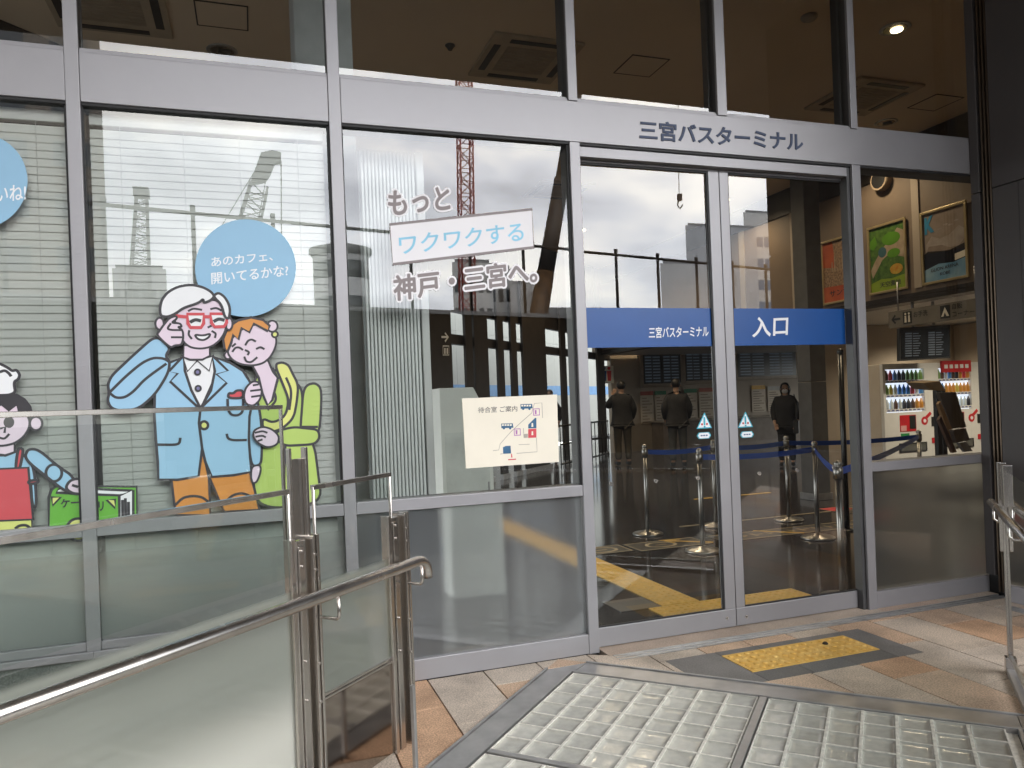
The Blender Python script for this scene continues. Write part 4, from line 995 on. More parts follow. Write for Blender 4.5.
p = onZ(895,28,ZC); downlight('lit downlight glowing in the ceiling near the dark panel wall', p.x, p.y, True, 140)
p = onZ(222,50,ZC); downlight('unlit dark downlight in the ceiling above the elderly couple sticker', p.x, p.y, False)
p = onZ(886,122,ZC); downlight('small dark downlight near the brown bulkhead wall', p.x, p.y, False, 0)
for i, (x, y) in enumerate([(8.15,4.7),(8.15,7.6),(5.2,6.0),(6.5,10.2),(11.5,13.4),(15.0,13.4),(18.5,13.4),(12.5,9.5),(1.5,5.5)]):  # hall lamps away from the posters are added to lift the dark interior
    downlight(['lit downlight close to the two posters','lit downlight above the third poster','added fill downlight over the queue barriers','added fill downlight in the middle of the hall','added fill downlight over the toilet end of the back wall','added fill downlight in front of the timetable boards','added fill downlight at the end of the back wall furthest from the restroom sign','added fill downlight over the waiting people','added fill downlight over the white cabinet'][i], x, y, True, [110,110,230,330,380,400,380,380,150][i])
for i, (x, y) in enumerate([(9.6,3.4),(11.3,3.4),(11.9,6.3)]):
    downlight(['lit alcove lamp in front of the vending machine without a top sign','lit alcove lamp in front of the vending machine with the red top sign','lit alcove lamp behind the vending machine with the red top sign'][i], x, y, True, 190, 2.70, (1,.86,.66))
p = onZ(809,16,ZC); t = thing('smoke_detector', 'small round smoke detector on the ceiling near the lit downlight', 'smoke detector', p)
MB().lathe((p.x,p.y,ZC-.05), [(.03,0),(.06,.012),(.075,.03),(.075,.049)], 18).build('detector_body', pm('detector', (.4,.35,.3), .5), t)
p = onZ(450,45,ZC); t = thing('ceiling_sprinkler', 'tiny dark sprinkler head on the ceiling above the slogan', 'sprinkler', p)
MB().lathe((p.x,p.y,ZC-.05), [(.02,0),(.03,.02),(.05,.04),(.05,.049)], 12).build('sprinkler_head', LAMPOFF, t)
# speakers on the bulkhead wall
for (lab, px, py) in (('round wall speaker above the garden poster', 884,180),('round wall speaker above the red town poster', 804.5,212)):
    p = onX(px,py,XW); t = thing('wall_speaker', lab, 'loudspeaker', p, 'round speakers on the brown wall')
    m = MB(); m.tube([(XW-.11,p.y,p.z),(XW-.001,p.y,p.z)], [.15,.16], 28); m.build('speaker_ring', pm('speaker_ring', (.35,.27,.19), .4), t)
    m = MB(); m.tube([(XW-.113,p.y,p.z),(XW-.1105,p.y,p.z)], .125, 24); m.build('speaker_cone', BLACK, t)

# ------------------------------------------------------------------ posters on the bulkhead wall
GOLD = pm('gold_frame', (.50,.40,.22), .35, .5)
def poster(label, y0, y1, z0, z1, draw):
    t = thing('framed_poster', label, 'poster', (XW-.02,(y0+y1)/2,z0), 'framed posters on the brown wall')
    # u runs from far (left in view) to near (right in view)
    X = XW-.021
    m = MB(); w_ = .035
    m.box((XW-.045,y0,z0),(XW-.0205,y1,z0+w_)); m.box((XW-.045,y0,z1-w_),(XW-.0205,y1,z1)); m.box((XW-.045,y0,z0+w_+.0005),(XW-.0205,y0+w_,z1-w_-.0005)); m.box((XW-.045,y1-w_,z0+w_+.0005),(XW-.0205,y1,z1-w_-.0005))
    m.build('picture_frame', GOLD, t, bevel=.004)
    a0, a1, c0, c1 = y1-w_, y0+w_, z0+w_, z1-w_
    U = lambda u, v, k=0: Vector((XW-.0215-.0012*k, a0+(a1-a0)*u, c0+(c1-c0)*v))
    draw(t, U)
def ell(U, cx, cy, rx, ry, k, n=24): return [U(cx+rx*math.cos(2*math.pi*i/n), cy+ry*math.sin(2*math.pi*i/n), k) for i in range(n)]
LAWN = pm('print_lawn', (.10,.26,.02), .4); DKG = pm('print_hedge', (.03,.09,.02), .4, col2=(.12,.22,.04), scale=14); PATH = pm('print_path', (.48,.38,.27), .4, col2=(.30,.22,.15), scale=9); FLOW = pm('print_flowers', (.50,.18,.02), .4, col2=(.55,.42,.06), scale=16); LIMEP = pm('print_lime', (.25,.36,.03), .4)
POND = pm('print_pond', (.05,.12,.14), .4)
def dr1(t, U):
    m = MB(); m.poly([U(0,0),U(1,0),U(1,1),U(0,1)],0)
    m.poly([U(.05,.22,1),U(.35,.48,1),U(.55,.55,1),U(.98,.45,1),U(1,.85,1),U(.8,.92,1),U(.6,.78,1),U(.3,.62,1),U(.1,.45,1),U(.0,.35,1)],1)
    m.poly(ell(U,.62,.78,.26,.10,2),2); m.poly(ell(U,.68,.55,.18,.07,2),2); m.poly([U(0,.80,2),U(.16,.88,2),U(.22,.74,2),U(.10,.66,2),U(0,.7,2)],2); m.poly(ell(U,.36,.60,.12,.08,2),5)
    m.poly(ell(U,.74,.30,.18,.08,2),3); m.poly(ell(U,.45,.25,.14,.10,2),0)
    m.poly([U(0,0,3),U(1,0,3),U(1,.20,3),U(.6,.17,3),U(.3,.19,3),U(0,.14,3)],4)
    m.build('print', [DKG,PATH,LAWN,FLOW,LIMEP,POND], t)
    m = MB(); add_text(m, '天空園地', U(.26,.055,4), U(.86,.055,4), U(.26,.14,4), bold=.01); m.build('poster_lettering', LINE, t)
SKYP = pm('print_dusk', (.22,.16,.12), .4, col2=(.34,.28,.24), scale=5); ROOFP = pm('print_roof', (.30,.25,.22), .3, col2=(.46,.40,.36), scale=7); WATP = pm('print_water', (.01,.012,.02), .3); BLUP = pm('print_blue', (.05,.22,.42), .4, col2=(.30,.45,.55), scale=3); KBL = pm('print_k', (.04,.24,.42), .4)
def dr2(t, U):
    m = MB(); m.poly([U(0,0),U(1,0),U(1,1),U(0,1)],0)
    m.poly([U(.05,.42,1),U(.12,.52,1),U(.45,.50,1),U(.62,.44,1),U(.85,.44,1),U(.97,.52,1),U(.98,.66,1),U(.86,.72,1),U(.62,.62,1),U(.4,.60,1),U(.2,.66,1),U(.06,.55,1)],1)
    m.poly([U(.02,.42,2),U(.98,.38,2),U(.98,.46,2),U(.6,.40,2),U(.1,.45,2)],4)
    m.poly([U(0,.15,1),U(1,.22,1),U(1,.40,1),U(0,.42,1)],2); m.poly([U(0,0,2),U(1,0,2),U(1,.26,2),U(.7,.22,2),U(.35,.24,2),U(0,.18,2)],3)
    m.poly([U(.74,.24,3),U(1,.27,3),U(1,.36,3),U(.74,.33,3)],5)
    for (cx, cy) in ((.4,.74),(.55,.78),(.66,.76),(.8,.80)): m.poly(ell(U,cx,cy,.06,.012,1),1)
    m.build('print', [SKYP,ROOFP,WATP,BLUP,DBROWN,CREAM], t)
    m = MB(); add_text(m, 'K', U(.04,.70,4), U(.28,.72,4), U(.04,.95,4), bold=.05); m.build('poster_initial', KBL, t)
    m = MB(); add_text(m, 'GLION ARENA', U(.16,.135,4), U(.82,.155,4), U(.16,.185,4), bold=.01); add_text(m, 'KOBE', U(.38,.065,4), U(.62,.07,4), U(.38,.11,4), bold=.01); m.build('poster_lettering', LINE, t)
REDB = pm('print_red', (.40,.07,.035), .4, col2=(.52,.13,.05), scale=5); TOWN = pm('print_town', (.12,.07,.05), .4, col2=(.45,.30,.18), scale=30)
def dr3(t, U):
    m = MB(); m.poly([U(0,0),U(1,0),U(1,1),U(0,1)],1); m.poly([U(0,0,1),U(1,0,1),U(1,.24,1),U(0,.26,1)],0); m.poly([U(0,.60,1),U(.45,.55,1),U(.35,1,1),U(0,1,1)],0)
    for i in range(7): m.poly([U(.30+i*.09,.5,2),U(.35+i*.09,.5,2),U(.34+i*.09,.66+.12*math.sin(i*2.1),2),U(.31+i*.09,.66+.12*math.sin(i*2.1),2)],2)
    m.build('print', [REDB,TOWN,PATH], t)
    m = MB(); add_text(m, 'サン港', U(.2,.08,3), U(.9,.10,3), U(.2,.19,3), bold=.01); m.build('poster_lettering', LINE, t)
s_ = XW/5.1
def sy(y): return (y+CD)*s_-CD
def szz(z): return (z-CH)*s_+CH
poster('framed garden poster with two oval lawns on the brown wall', sy(.797), sy(1.205), szz(2.27), szz(2.855), dr1)
poster('framed arena poster with a big blue letter K', sy(.241), sy(.655), szz(2.268), szz(2.845), dr2)
poster('framed red poster of a town on the brown wall', sy(1.38), sy(1.778), szz(2.262), szz(2.853), dr3)

# direction sign + monitor in the alcove opening
t = thing('direction_sign', 'grey hanging sign with an arrow and two symbols above the monitor', 'sign', onX(930,318,XW-.06))
XA = XW-.07
U2 = lambda px, py: onX(px,py,XA)
c4 = [Vector((XA,sy(.99),szz(1.965))),Vector((XA,sy(.10),szz(1.965))),Vector((XA,sy(.10),szz(2.10))),Vector((XA,sy(.99),szz(2.10)))]
MB().prism(c4, (.06,0,0)).build('sign_board', pm('sign_grey_board', (.17,.15,.12), .5), t)
def S2(u, v, k=1): a = c4[0]; return a+(c4[1]-a)*u+(c4[3]-a)*v+Vector((-.003*k,0,0))
m = MB(); m.ribbon([S2(.05,.5),S2(.14,.5)], .03, (1,0,0), 0, False); m.ribbon([S2(.085,.75),S2(.045,.5),S2(.085,.25)], .03, (1,0,0), 0, False); m.build('arrow', BLACK, t)
m = MB(); m.poly([S2(.17,.12),S2(.27,.12),S2(.27,.86),S2(.17,.86)],0)
for u in (.20,.24): m.poly([S2(u-.012,.22,2),S2(u+.012,.22,2),S2(u+.009,.62,2),S2(u-.009,.62,2)],1); m.poly(ell(lambda a,b,k: S2(a,b,k),u,.73,.011,.07,2,10),1)
m.poly([S2(.57,.14),S2(.67,.14),S2(.67,.88),S2(.57,.88)],0); m.poly([S2(.58,.25,2),S2(.66,.25,2),S2(.62,.78,2)],1); m.poly([S2(.605,.25,3),S2(.635,.25,3),S2(.62,.48,3)],0); m.build('symbol', [BLACK, CREAM], t)
m = MB(); add_text(m, 'お手洗', S2(.29,.45), S2(.44,.45), S2(.29,.80), bold=.01); add_text(m, '自販', S2(.69,.58), S2(.79,.58), S2(.69,.90), bold=.01); add_text(m, 'コーナー', S2(.69,.15), S2(.90,.15), S2(.69,.45), bold=.01); m.build('sign_lettering', BLACK, t)
m = MB()
for u in (.1,.9): m.tube([S2(u,1,-10), S2(u,1,-10)+Vector((0,0,.42))], .012, 6)
m.build('hanger', STEELD, t)
t = thing('departure_monitor', 'black departure monitor hanging under the grey direction sign', 'monitor', onX(925,343,XW+.1))
YM2 = 4.35
mm = [onY(899.5,361,YM2), onY(950.5,358,YM2), onY(950.5,324.5,YM2), onY(899.5,328,YM2)]
MB().prism(mm, (.02,.07,0)).build('screen_casing', BLACK, t, bevel=.006)
SCR = pm('screen_rows', (.05,.055,.06), .4, emit=(.5,.6,.75), estr=.06)
def S3(u, v, k=1): return mm[0]+(mm[1]-mm[0])*u+(mm[3]-mm[0])*v+Vector((0,-.004*k,0))
m = MB(); m.poly([S3(.03,.05),S3(.97,.05),S3(.97,.95),S3(.03,.95)],0)
for i in range(10):
    v = .12+i*.075
    for u0 in (.10,.55):
        m.poly([S3(u0,v,2),S3(u0+.13,v,2),S3(u0+.13,v+.045,2),S3(u0,v+.045,2)],1); m.poly([S3(u0+.15,v,2),S3(u0+.26+.02*(i%3),v,2),S3(u0+.26+.02*(i%3),v+.03,2),S3(u0+.15,v+.03,2)],1)
m.build('screen', [pm('screen_dark', (.008,.01,.013), .25), SCR], t)
m = MB(); 
for x in (.3,.7): m.tube([S3(x,1,-8), S3(x,1,-8)+Vector((0,0,.55))], .02, 8)
m.build('mount', STEELD, t)

# ------------------------------------------------------------------ vending machines
VW = pm('vending_white', (.74,.73,.72), .35, var=.03); VSIDE = pm('vending_cream_side', (.62,.55,.47), .5, var=.04); VLIT = emis('vending_display_light', (.80,.86,1.0), 1.1)
VRED = pm('vending_red', (.55,.02,.03), .35); VGRN = pm('vending_green', (.03,.25,.08), .4)
BOT = [pm('bottle_'+n, c, .3, var=.05) for n, c in (('green',(.20,.34,.10)),('brown',(.10,.05,.03)),('clear',(.6,.66,.7)),('orange',(.6,.28,.05)),('red',(.5,.04,.05)),('blue',(.08,.25,.55)),('dark',(.03,.03,.04)),('yellow',(.6,.5,.1)))]
def vending(label, x0, y0, w_, h_, plan, topsign):
    t = thing('vending_machine', label, 'vending machine', (x0+w_/2,y0+.35,0), 'drink vending machines in the alcove')
    d_ = .70; x1 = x0+w_
    m = MB(); m.box((x0,y0+.06,.04),(x1,y0+d_,h_),1); m.build('body', [VW, VSIDE], t, bevel=.01)
    # door front with display opening
    dz0, dz1 = h_*.60, h_*.955; dx0, dx1 = x0+.05, x0+w_*.74
    m = MB(); m.box((x0,y0,.10),(x1,y0+.059,dz0)); m.box((x0,y0,dz1),(x1,y0+.059,h_)); m.box((x0,y0,dz0+.0005),(dx0,y0+.059,dz1-.0005)); m.box((dx1,y0,dz0+.0005),(x1,y0+.059,dz1-.0005))
    m.build('door', VW, t, bevel=.004)
    MB().quad((dx0,y0+.056,dz0),(dx1,y0+.056,dz0),(dx1,y0+.056,dz1),(dx0,y0+.056,dz1)).build('display_light', VLIT, t)
    nr = 3; rh = (dz1-dz0)/nr
    for r in range(nr):
        z = dz0+r*rh
        m = MB(); m.box((dx0+.002,y0+.004,z+.012),(dx1-.002,y0+.054,z+.052),0)
        n = 9
        for i in range(n):
            m.box((dx0+(dx1-dx0)*(i+.2)/n,y0+.001,z+.022),(dx0+(dx1-dx0)*(i+.8)/n,y0+.0035,z+.040),1)
        m.build('shelf', [VW, pm('vending_button', (.10,.12,.30), .3)], t)
        b = MB(); mats = []
        for i in range(n):
            c_ = BOT[plan[r][i]]; 
            if c_ not in mats: mats.append(c_)
            cx = dx0+(dx1-dx0)*(i+.5)/n; bh = rh*.72; rr = (dx1-dx0)/n*.36
            b.lathe((cx,y0+.030,z+.053), [(rr*.95,0),(rr,.01),(rr,bh*.55),(rr*.8,bh*.68),(rr*.4,bh*.82),(rr*.4,bh*.95),(rr*.3,bh*.96)], 10, mats.index(c_))
        b.build('bottle_row', mats, t)
    # payment panel, round emblem, change slot and outlet
    m = MB(); m.box((x0+w_*.27,y0-.006,h_*.44),(x0+w_*.56,y0-.0005,h_*.575),0); m.box((x0+w_*.44,y0-.009,h_*.46),(x0+w_*.55,y0-.0065,h_*.57),1); m.box((x0+w_*.28,y0-.009,h_*.445),(x0+w_*.38,y0-.0065,h_*.49),2); m.build('payment_panel', [VRED, BLACK, pm('pay_pink', (.7,.35,.35), .4)], t)
    m = MB(); m.box((x0+w_*.28,y0-.005,h_*.395),(x0+w_*.43,y0-.0005,h_*.425)); m.build('green_label', VGRN, t)
    c_ = Vector((x0+w_*.72,y0-.004,h_*.52))
    m = MB(); m.tube([c_, c_+Vector((0,.0035,0))], .065, 20, 0); m.tube([c_+Vector((0,-.003,0)), c_-Vector((0,.0005,0))], .028, 14, 1); m.obox(c_+Vector((.04,-.003,.02)), Vector((.10,0,.08)), Vector((-.03,0,.04)), Vector((0,.002,0)), 0); m.build('round_emblem', [VRED, VWHITE], t)
    m = MB(); m.box((x0+w_*.24,y0-.012,h_*.27),(x0+w_*.74,y0-.0005,h_*.345),0); m.box((x0+w_*.27,y0-.016,h_*.28),(x0+w_*.71,y0-.0125,h_*.335),1); m.build('outlet_flap', [BLACK, pm('flap_grey', (.12,.12,.11), .2)], t)
    m = MB(); m.box((x0+w_*.84,y0-.008,h_*.33),(x0+w_*.90,y0-.0005,h_*.375),0); m.box((x0+w_*.845,y0-.008,h_*.47),(x0+w_*.90,y0-.0005,h_*.55),1); m.build('coin_slot', [VRED, BLACK], t)
    for xx in (.1,.9):
        m = MB(); m.lathe((x0+w_*xx,y0+.35,0), [(.03,0),(.03,.04)], 10); m.build('foot', BLACK, t)
    if topsign:
        m = MB(); m.box((x0+w_*.10,y0-.03,h_-.15),(x0+w_*.72,y0-.002,h_+.03),0); add_text(m, '1 0 0', Vector((x0+w_*.16,y0-.032,h_-.10)), Vector((x0+w_*.62,y0-.032,h_-.10)), Vector((x0+w_*.16,y0-.032,h_-.02)), 1) if False else None
        for i in range(5): m.box((x0+w_*(.15+i*.11),y0-.033,h_-.09),(x0+w_*(.22+i*.11),y0-.0305,h_-.03),1)
        m.build('top_sign', [VRED, VWHITE], t)
    return t
va = onZ(885,487,0)
vx = 8.93; vy = 4.95
vending('white drink vending machine with three lit shelves nearest the door', vx, vy, 1.08, 1.84, [[2,2,1,2,6,6,1,3,3],[0,7,2,5,5,5,4,2,5],[1,4,5,6,6,0,0,0,0]], False)
vending('white drink vending machine with a red top sign behind the folded boards', vx+1.15, vy+.1, .98, 1.84, [[2,2,6,2,6,2,2,2,6],[5,5,3,3,3,7,3,3,3],[0,1,2,5,1,6,3,4,3]], True)

# ------------------------------------------------------------------ trolley of folded boards in front of the machines
yT = 3.2
def T(px, py, dy=0): return onY(px, py, yT+dy)
tr = thing('folded_board_trolley', 'black trolley frame with folded boards and flattened cardboard in front of vending machines', 'trolley', (T(935,440).x, yT, 0))
DK = pm('dark_board', (.10,.09,.08), .5, var=.15); CARD = pm('cardboard', (.33,.24,.14), .75, var=.1, scale=12)
m = MB()
for px in (936.5,956.5):
    q = T(px,390); dy_ = 0 if px < 940 else .22; m.box((q.x-.035,yT-.03+dy_,.06),(q.x+.035,yT+.03+dy_,q.z if px < 940 else q.z+.02))
xl, xr = T(936.5,390).x, T(956.5,390).x
m.obox((xl+.03,yT+.032,1.30),(xr-xl-.066,.19,0),(0,.04,0),(0,0,.04)); m.obox((xl+.03,yT+.032,.12),(xr-xl-.066,.19,0),(0,.04,0),(0,0,.06)); m.box((xl-.03,yT-.35,.07),(xl+.03,yT-.031,.12)); m.box((xr-.03,yT-.35,.07),(xr+.03,yT+.189,.12)); m.build('frame', BLACK, tr, bevel=.006)
for px in (936.5,956.5):
    q = T(px,390); m = MB(); m.tube([(q.x-.02,yT-.3,.035),(q.x+.02,yT-.3,.035)], .035, 12); m.build('caster', STEELD, tr)
def slab(name, mat, pts, d, lab=None):
    o = MB().prism([T(*p,-.10-.06*len([c for c in tr.children if c.name.startswith('lean')])) for p in pts], d).build(name, mat, tr, bevel=.003)
    return o
slab('leaning_board', DK, [(939,392),(956,392),(966.5,427),(952,429)], (0,.05,0))
slab('leaning_board', pm('tan_board', (.30,.19,.09), .6), [(938.5,404),(940.5,401),(957,440),(951,442)], (0,.04,0))
slab('leaning_board', pm('brown_board', (.13,.07,.045), .6), [(939,420),(941,416),(957,452),(953,453)], (0,.04,0))
slab('leaning_board', pm('worn_board', (.11,.09,.08), .6), [(953,430),(966,428),(970,440),(957,443)], (0,.06,0))
slab('leaning_board', pm('grey_board', (.25,.25,.26), .5), [(959,443),(966,441),(973,451),(965,452)], (0,.04,0))
slab('flattened_card', CARD, [(923,383),(940,381),(945.5,391),(931,390)], (0,.25,.02))

# ------------------------------------------------------------------ back wall boards and notices
YW = 14.985
def W(px, py, dy=0): return onY(px, py, YW-dy)
SCRD = pm('board_dark', (.012,.014,.018), .3); ROW = pm('board_rows', (.06,.075,.095), .4, emit=(.45,.6,.8), estr=.05)
def board(label, x0, x1, yb, zt, cols):
    t = thing('timetable_board', label, 'timetable board', W((x0+x1)/2, yb), 'dark timetable boards on the back wall')
    a, b = W(x0,yb), W(x1,yb-.0); z0 = a.z; 
    MB().box((a.x-.09,YW-.06,z0-.10),(b.x+.09,YW-.001,zt+.1)).build('board_frame', pm('board_frame', (.30,.24,.18), .5), t, bevel=.005)
    MB().box((a.x,YW-.068,z0),(b.x,YW-.0605,zt)).build('board_face', SCRD, t)
    m = MB(); w_ = (b.x-a.x)/cols; n = int((zt-z0)/.085)
    for c_ in range(cols):
        for r in range(n):
            z = z0+.05+r*.085
            m.box((a.x+w_*(c_+.08),YW-.0705,z),(a.x+w_*(c_+.42),YW-.0685,z+.035)); m.box((a.x+w_*(c_+.5),YW-.0705,z),(a.x+w_*(c_+.88),YW-.0685,z+.030))
    m.build('timetable_rows', ROW, t)
board('dark timetable board nearest to the restroom sign', 643, 680, 384, 3.6, 2)
board('dark timetable board between the two others', 685, 716, 381, 3.6, 2)
board('dark timetable board above the yellow headed notice', 737, 795, 377, 3.6, 2)
t = thing('restroom_sign', 'cream sign with a blue and a red figure on the back wall', 'sign', W(606,375))
m = MB(); m.box((W(599.5,383).x,YW-.03,W(606,383.5).z),(W(613.5,383).x,YW-.001,W(606,366).z)); m.build('sign_board', CREAM, t)
m = MB()
for (px, mi) in ((603.8,0),(608.6,1)):
    c_ = W(px,373); 
    m.poly([c_+Vector((x,-.032+.0,z)) for x, z in ((-.05,-.22),(.05,-.22),(.07,.06),(-.07,.06))], mi); m.poly([c_+Vector((.05*math.cos(k*.7854),-.032,.13+.05*math.sin(k*.7854))) for k in range(8)], mi)
m.build('figure_symbol', [NAVYP, REDP], t)
NOT = pm('notice_paper', (.60,.50,.38), .6, var=.08, scale=5)
def notice(label, x0, x1, y0, y1, col, hh=4):
    t = thing('notice_panel', label, 'notice', W((x0+x1)/2,y1), 'notice panels on the back wall')
    a, b = W(x0,y1), W(x1,y1); c_ = W(x0,y0)
    MB().box((a.x,YW-.02,a.z),(b.x,YW-.001,c_.z)).build('notice_sheet', NOT, t)
    h_ = W(x0,y0+hh).z
    MB().box((a.x+.002,YW-.028,h_),(b.x-.002,YW-.0205,c_.z-.002)).build('header_strip', pm('strip', col, .5), t)
    m = MB()
    for r in range(9):
        z = a.z+(h_-a.z)*(r+.4)/9.5; m.box((a.x+.05,YW-.0225,z),(b.x-.05-.08*(r%3),YW-.0205,z+.025))
    m.build('printed_rows', pm('notice_ink', (.28,.22,.17), .6), t)
for (lab, x0, x1, y0, y1, c_) in (('cream notice panel with a red header between the two men',641,654,391.5,424,(.38,.07,.05)),('cream notice panel with a green header behind the second man',655.5,667,391,423,(.04,.20,.10)),('cream notice panel with a green header beside the red headed one at the seam',684.5,697.5,389,420,(.04,.20,.10)),('cream notice panel with a red header beside the door seam',699.5,714.5,388,419,(.40,.10,.06)),('notice with a yellow header near the masked woman',752,765.5,385.5,412,(.60,.33,.03)),('pale notice sheet just behind the masked woman',768,782,386.5,411,(.45,.42,.38))): notice(lab, x0, x1, y0, y1, c_)
t = thing('counter', 'low brown counter along the back wall under the notices', 'counter', (14.5,14.5,0))
MB().box((10.6,14.35,.02),(24,14.98,.80)).build('counter_front', pm('counter_brown', (.20,.15,.11), .5), t, bevel=.01); MB().box((10.5,14.28,.803),(24,14.98,.845)).build('counter_top', PLASTER, t, bevel=.006)

# grey column and tall steel pole behind the right leaf
q = onY(822,400,4.3); t = thing('square_column', 'grey metal clad square column behind the queue posts', 'column', (q.x,4.5,0))
MB().box((q.x-.13,4.35,0),(q.x+.13,4.61,1.60)).box((q.x-.13,4.35,1.606),(q.x+.13,4.61,ZC-.005)).build('column_cladding', pm('column_grey', (.13,.125,.12), .5, .3), t, bevel=.008)
MB().box((q.x-.15,4.33,0),(q.x+.15,4.63,.09)).build('base', STEELD, t)
COLM = pm('pole_steel', (.075,.073,.07), .3, 1.0)
q = onY(842,400,2.4); t = thing('steel_pole', 'tall shiny steel pole close to the door jamb', 'pole', (q.x,2.4,0))
MB().tube([(q.x,2.4,0),(q.x,2.4,1.86)], .028, 16).build('pole', COLM, t); MB().lathe((q.x,2.4,0), [(.10,0),(.10,.008),(.03,.02)], 20).build('base', COLM, t); MB().sphere((q.x,2.4,1.87), .035, 12, 8).build('cap', COLM, t)

# ------------------------------------------------------------------ queue barriers
STEELQ = pm('queue_post_steel', (.30,.285,.265), .3, 1.0, var=.1, scale=9)
BELT = pm('belt_blue', (.012,.065,.36), .5, var=.05)
def stanchion(x, y, label):
    t = thing('queue_post', label, 'barrier post', (x,y,0), 'steel queue barrier posts in the hall')
    MB().lathe((x,y,0), [(.165,0),(.165,.010),(.150,.020),(.05,.032),(.026,.05)], 28).build('base', STEELQ, t)
    MB().tube([(x,y,.04),(x,y,.84)], .024, 14).build('pole', STEELQ, t)
    MB().lathe((x,y,.84), [(.034,0),(.034,.075),(.026,.080),(.022,.088),(.030,.10),(.026,.118),(.010,.128)], 18).build('belt_head', STEELQ, t)
    return t
SP = {k: onZ(*v,0) for k, v in dict(a=(648,534),b=(703,551),c=(716,526),d=(789,520),e=(818,538),f=(843,598),).items()}
labs = dict(a='queue post standing nearest to the yellow tactile strip', b='queue post between the ring sticker and the long floor sticker', c='queue post half hidden by the door seam', d='queue post with the ball top in front of the masked woman', e='queue post at the near end of the long floor sticker', f='queue post close to the glass at the door jamb')
ST = {k: stanchion(SP[k].x, SP[k].y, labs[k]) for k in SP}
SP['g'] = Vector((onY(919.5,455,2.9).x, 2.9, 0)); ST['g'] = stanchion(SP['g'].x, 2.9, 'queue post in front of the vending machine without a top sign')
SP['h'] = Vector((6.4,1.0,0)); ST['h'] = stanchion(6.4, 1.0, 'queue post behind the frosted pane below the vending machines')
def belt(p, q, owner, z=.885):
    a, b = SP[p]+Vector((0,0,z)), SP[q]+Vector((0,0,z)); n = 8; m = MB()
    d_ = (b-a).normalized(); a = a+d_*.036; b = b-d_*.036
    for i in range(n):
        u0, u1 = i/n, (i+1)/n; s0, s1 = -.025*4*u0*(1-u0), -.025*4*u1*(1-u1)
        p0, p1 = a+(b-a)*u0+Vector((0,0,s0)), a+(b-a)*u1+Vector((0,0,s1)); hh = Vector((0,0,.026)); nn_ = d_.cross(Vector((0,0,1)))*.0015
        m.quad(p0-hh-nn_, p1-hh-nn_, p1+hh-nn_, p0+hh-nn_); m.quad(p1-hh+nn_, p0-hh+nn_, p0+hh+nn_, p1+hh+nn_)
    m.build('belt', BELT, ST[owner])
belt('a','c','a'); belt('c','d','c'); belt('b','e','b'); belt('e','f','e'); belt('f','g','f'); belt('d','g','d')

# ------------------------------------------------------------------ indoor tactile paving and floor markings
def ind_tile(mb, x0, y0, s, bars):
    mb.box((x0+.002,y0+.002,-.003),(x0+s-.002,y0+s-.002,.004))
    if bars:
        for k in range(4): mb.box((x0+.04+k*.062,y0+.02,.0045),(x0+.07+k*.062,y0+s-.02,.008))
    else:
        for a in range(5):
            for b in range(5): mb.lathe((x0+.034+a*.058,y0+.034+b*.058,.0045), [(.014,0),(.010,.004)], 8)
t = thing('indoor_tactile_path', 'yellow tactile strip running into the hall from the door sill', 'tactile strip', (2.8,2,0))
m = MB()
for k in range(26): ind_tile(m, 2.655, .705+k*.30, .298, k > 1)
m.build('guiding_tiles', IYELLOW, t)
m = MB()
for k in range(4): ind_tile(m, 2.535+k*.30-.0, .395, .298, False)
m.build('warning_tiles', IYELLOW, t)
o = MB().box((2.33,.705,-.003),(2.648,.99,.002)).build('access_cover', pm('cover_stone', (.085,.08,.075), .5)); tag(o, 'dull grey square cover in the floor beside the indoor tactile strip', 'floor cover')
FM = pm('floor_marking_dark', (.05,.042,.035), .35); FLN = pm('floor_marking_line', (.45,.36,.22), .5)
def floor_mark(label, x0, x1, y0, y1, rings):
    t = thing('floor_sticker', label, 'floor sticker', ((x0+x1)/2,(y0+y1)/2,0), 'queue stickers on the hall floor')
    m = MB(); m.box((x0,y0,-.003),(x1,y1,.0005),0); m.build('sticker_sheet', FM, t)
    m = MB(); e_ = .02
    pts = [Vector((x0+e_,y0+e_,.002)),Vector((x1-e_,y0+e_,.002)),Vector((x1-e_,y1-e_,.002)),Vector((x0+e_,y1-e_,.002))]
    m.ribbon(pts, .022, (0,0,1), 0)
    for r in rings:
        c_ = Vector((r,(y0+y1)/2,.002)); m.ribbon([c_+Vector((.15*math.cos(k*.2618),.11*math.sin(k*.2618),0)) for k in range(24)], .035, (0,0,1), 0)
        m.ribbon([c_+Vector((-.06,.0,0)), c_+Vector((.06,.0,0))], .03, (0,0,1), 0, False)
    x = (rings[-1]+.35) if rings else x0+.15
    while x < x1-.2 and not (rings and x1-x0 < 1.1):
        w_ = random.uniform(.05,.13); m.box((x,y0+.12,.0012),(x+w_*.35,y1-.12,.002)); m.box((x+w_*.45,y0+.17,.0012),(x+w_,y0+.20,.002)); x += w_+.06
    m.build('sticker_print', FLN, t)
    return t
floor_mark('dark floor sticker with a ring beside the yellow tactile strip', 2.96, 3.42, 2.55, 2.90, [3.15])
fs = floor_mark('dark floor sticker with a ring and a yellow arrow', 3.45, 4.25, 2.48, 2.88, [3.78])
m = MB(); m.ribbon([(3.9,2.86,.003),(4.28,2.52,.003)], .05, (0,0,1), 0, False); m.ribbon([(3.95,2.70,.003),(3.88,2.88,.003),(4.10,2.84,.003)], .04, (0,0,1), 0, False); m.build('arrow', IYELLOW, fs)
fs = floor_mark('long dark floor sticker with a row of pale print', 4.40, 6.7, 2.48, 2.85, [])
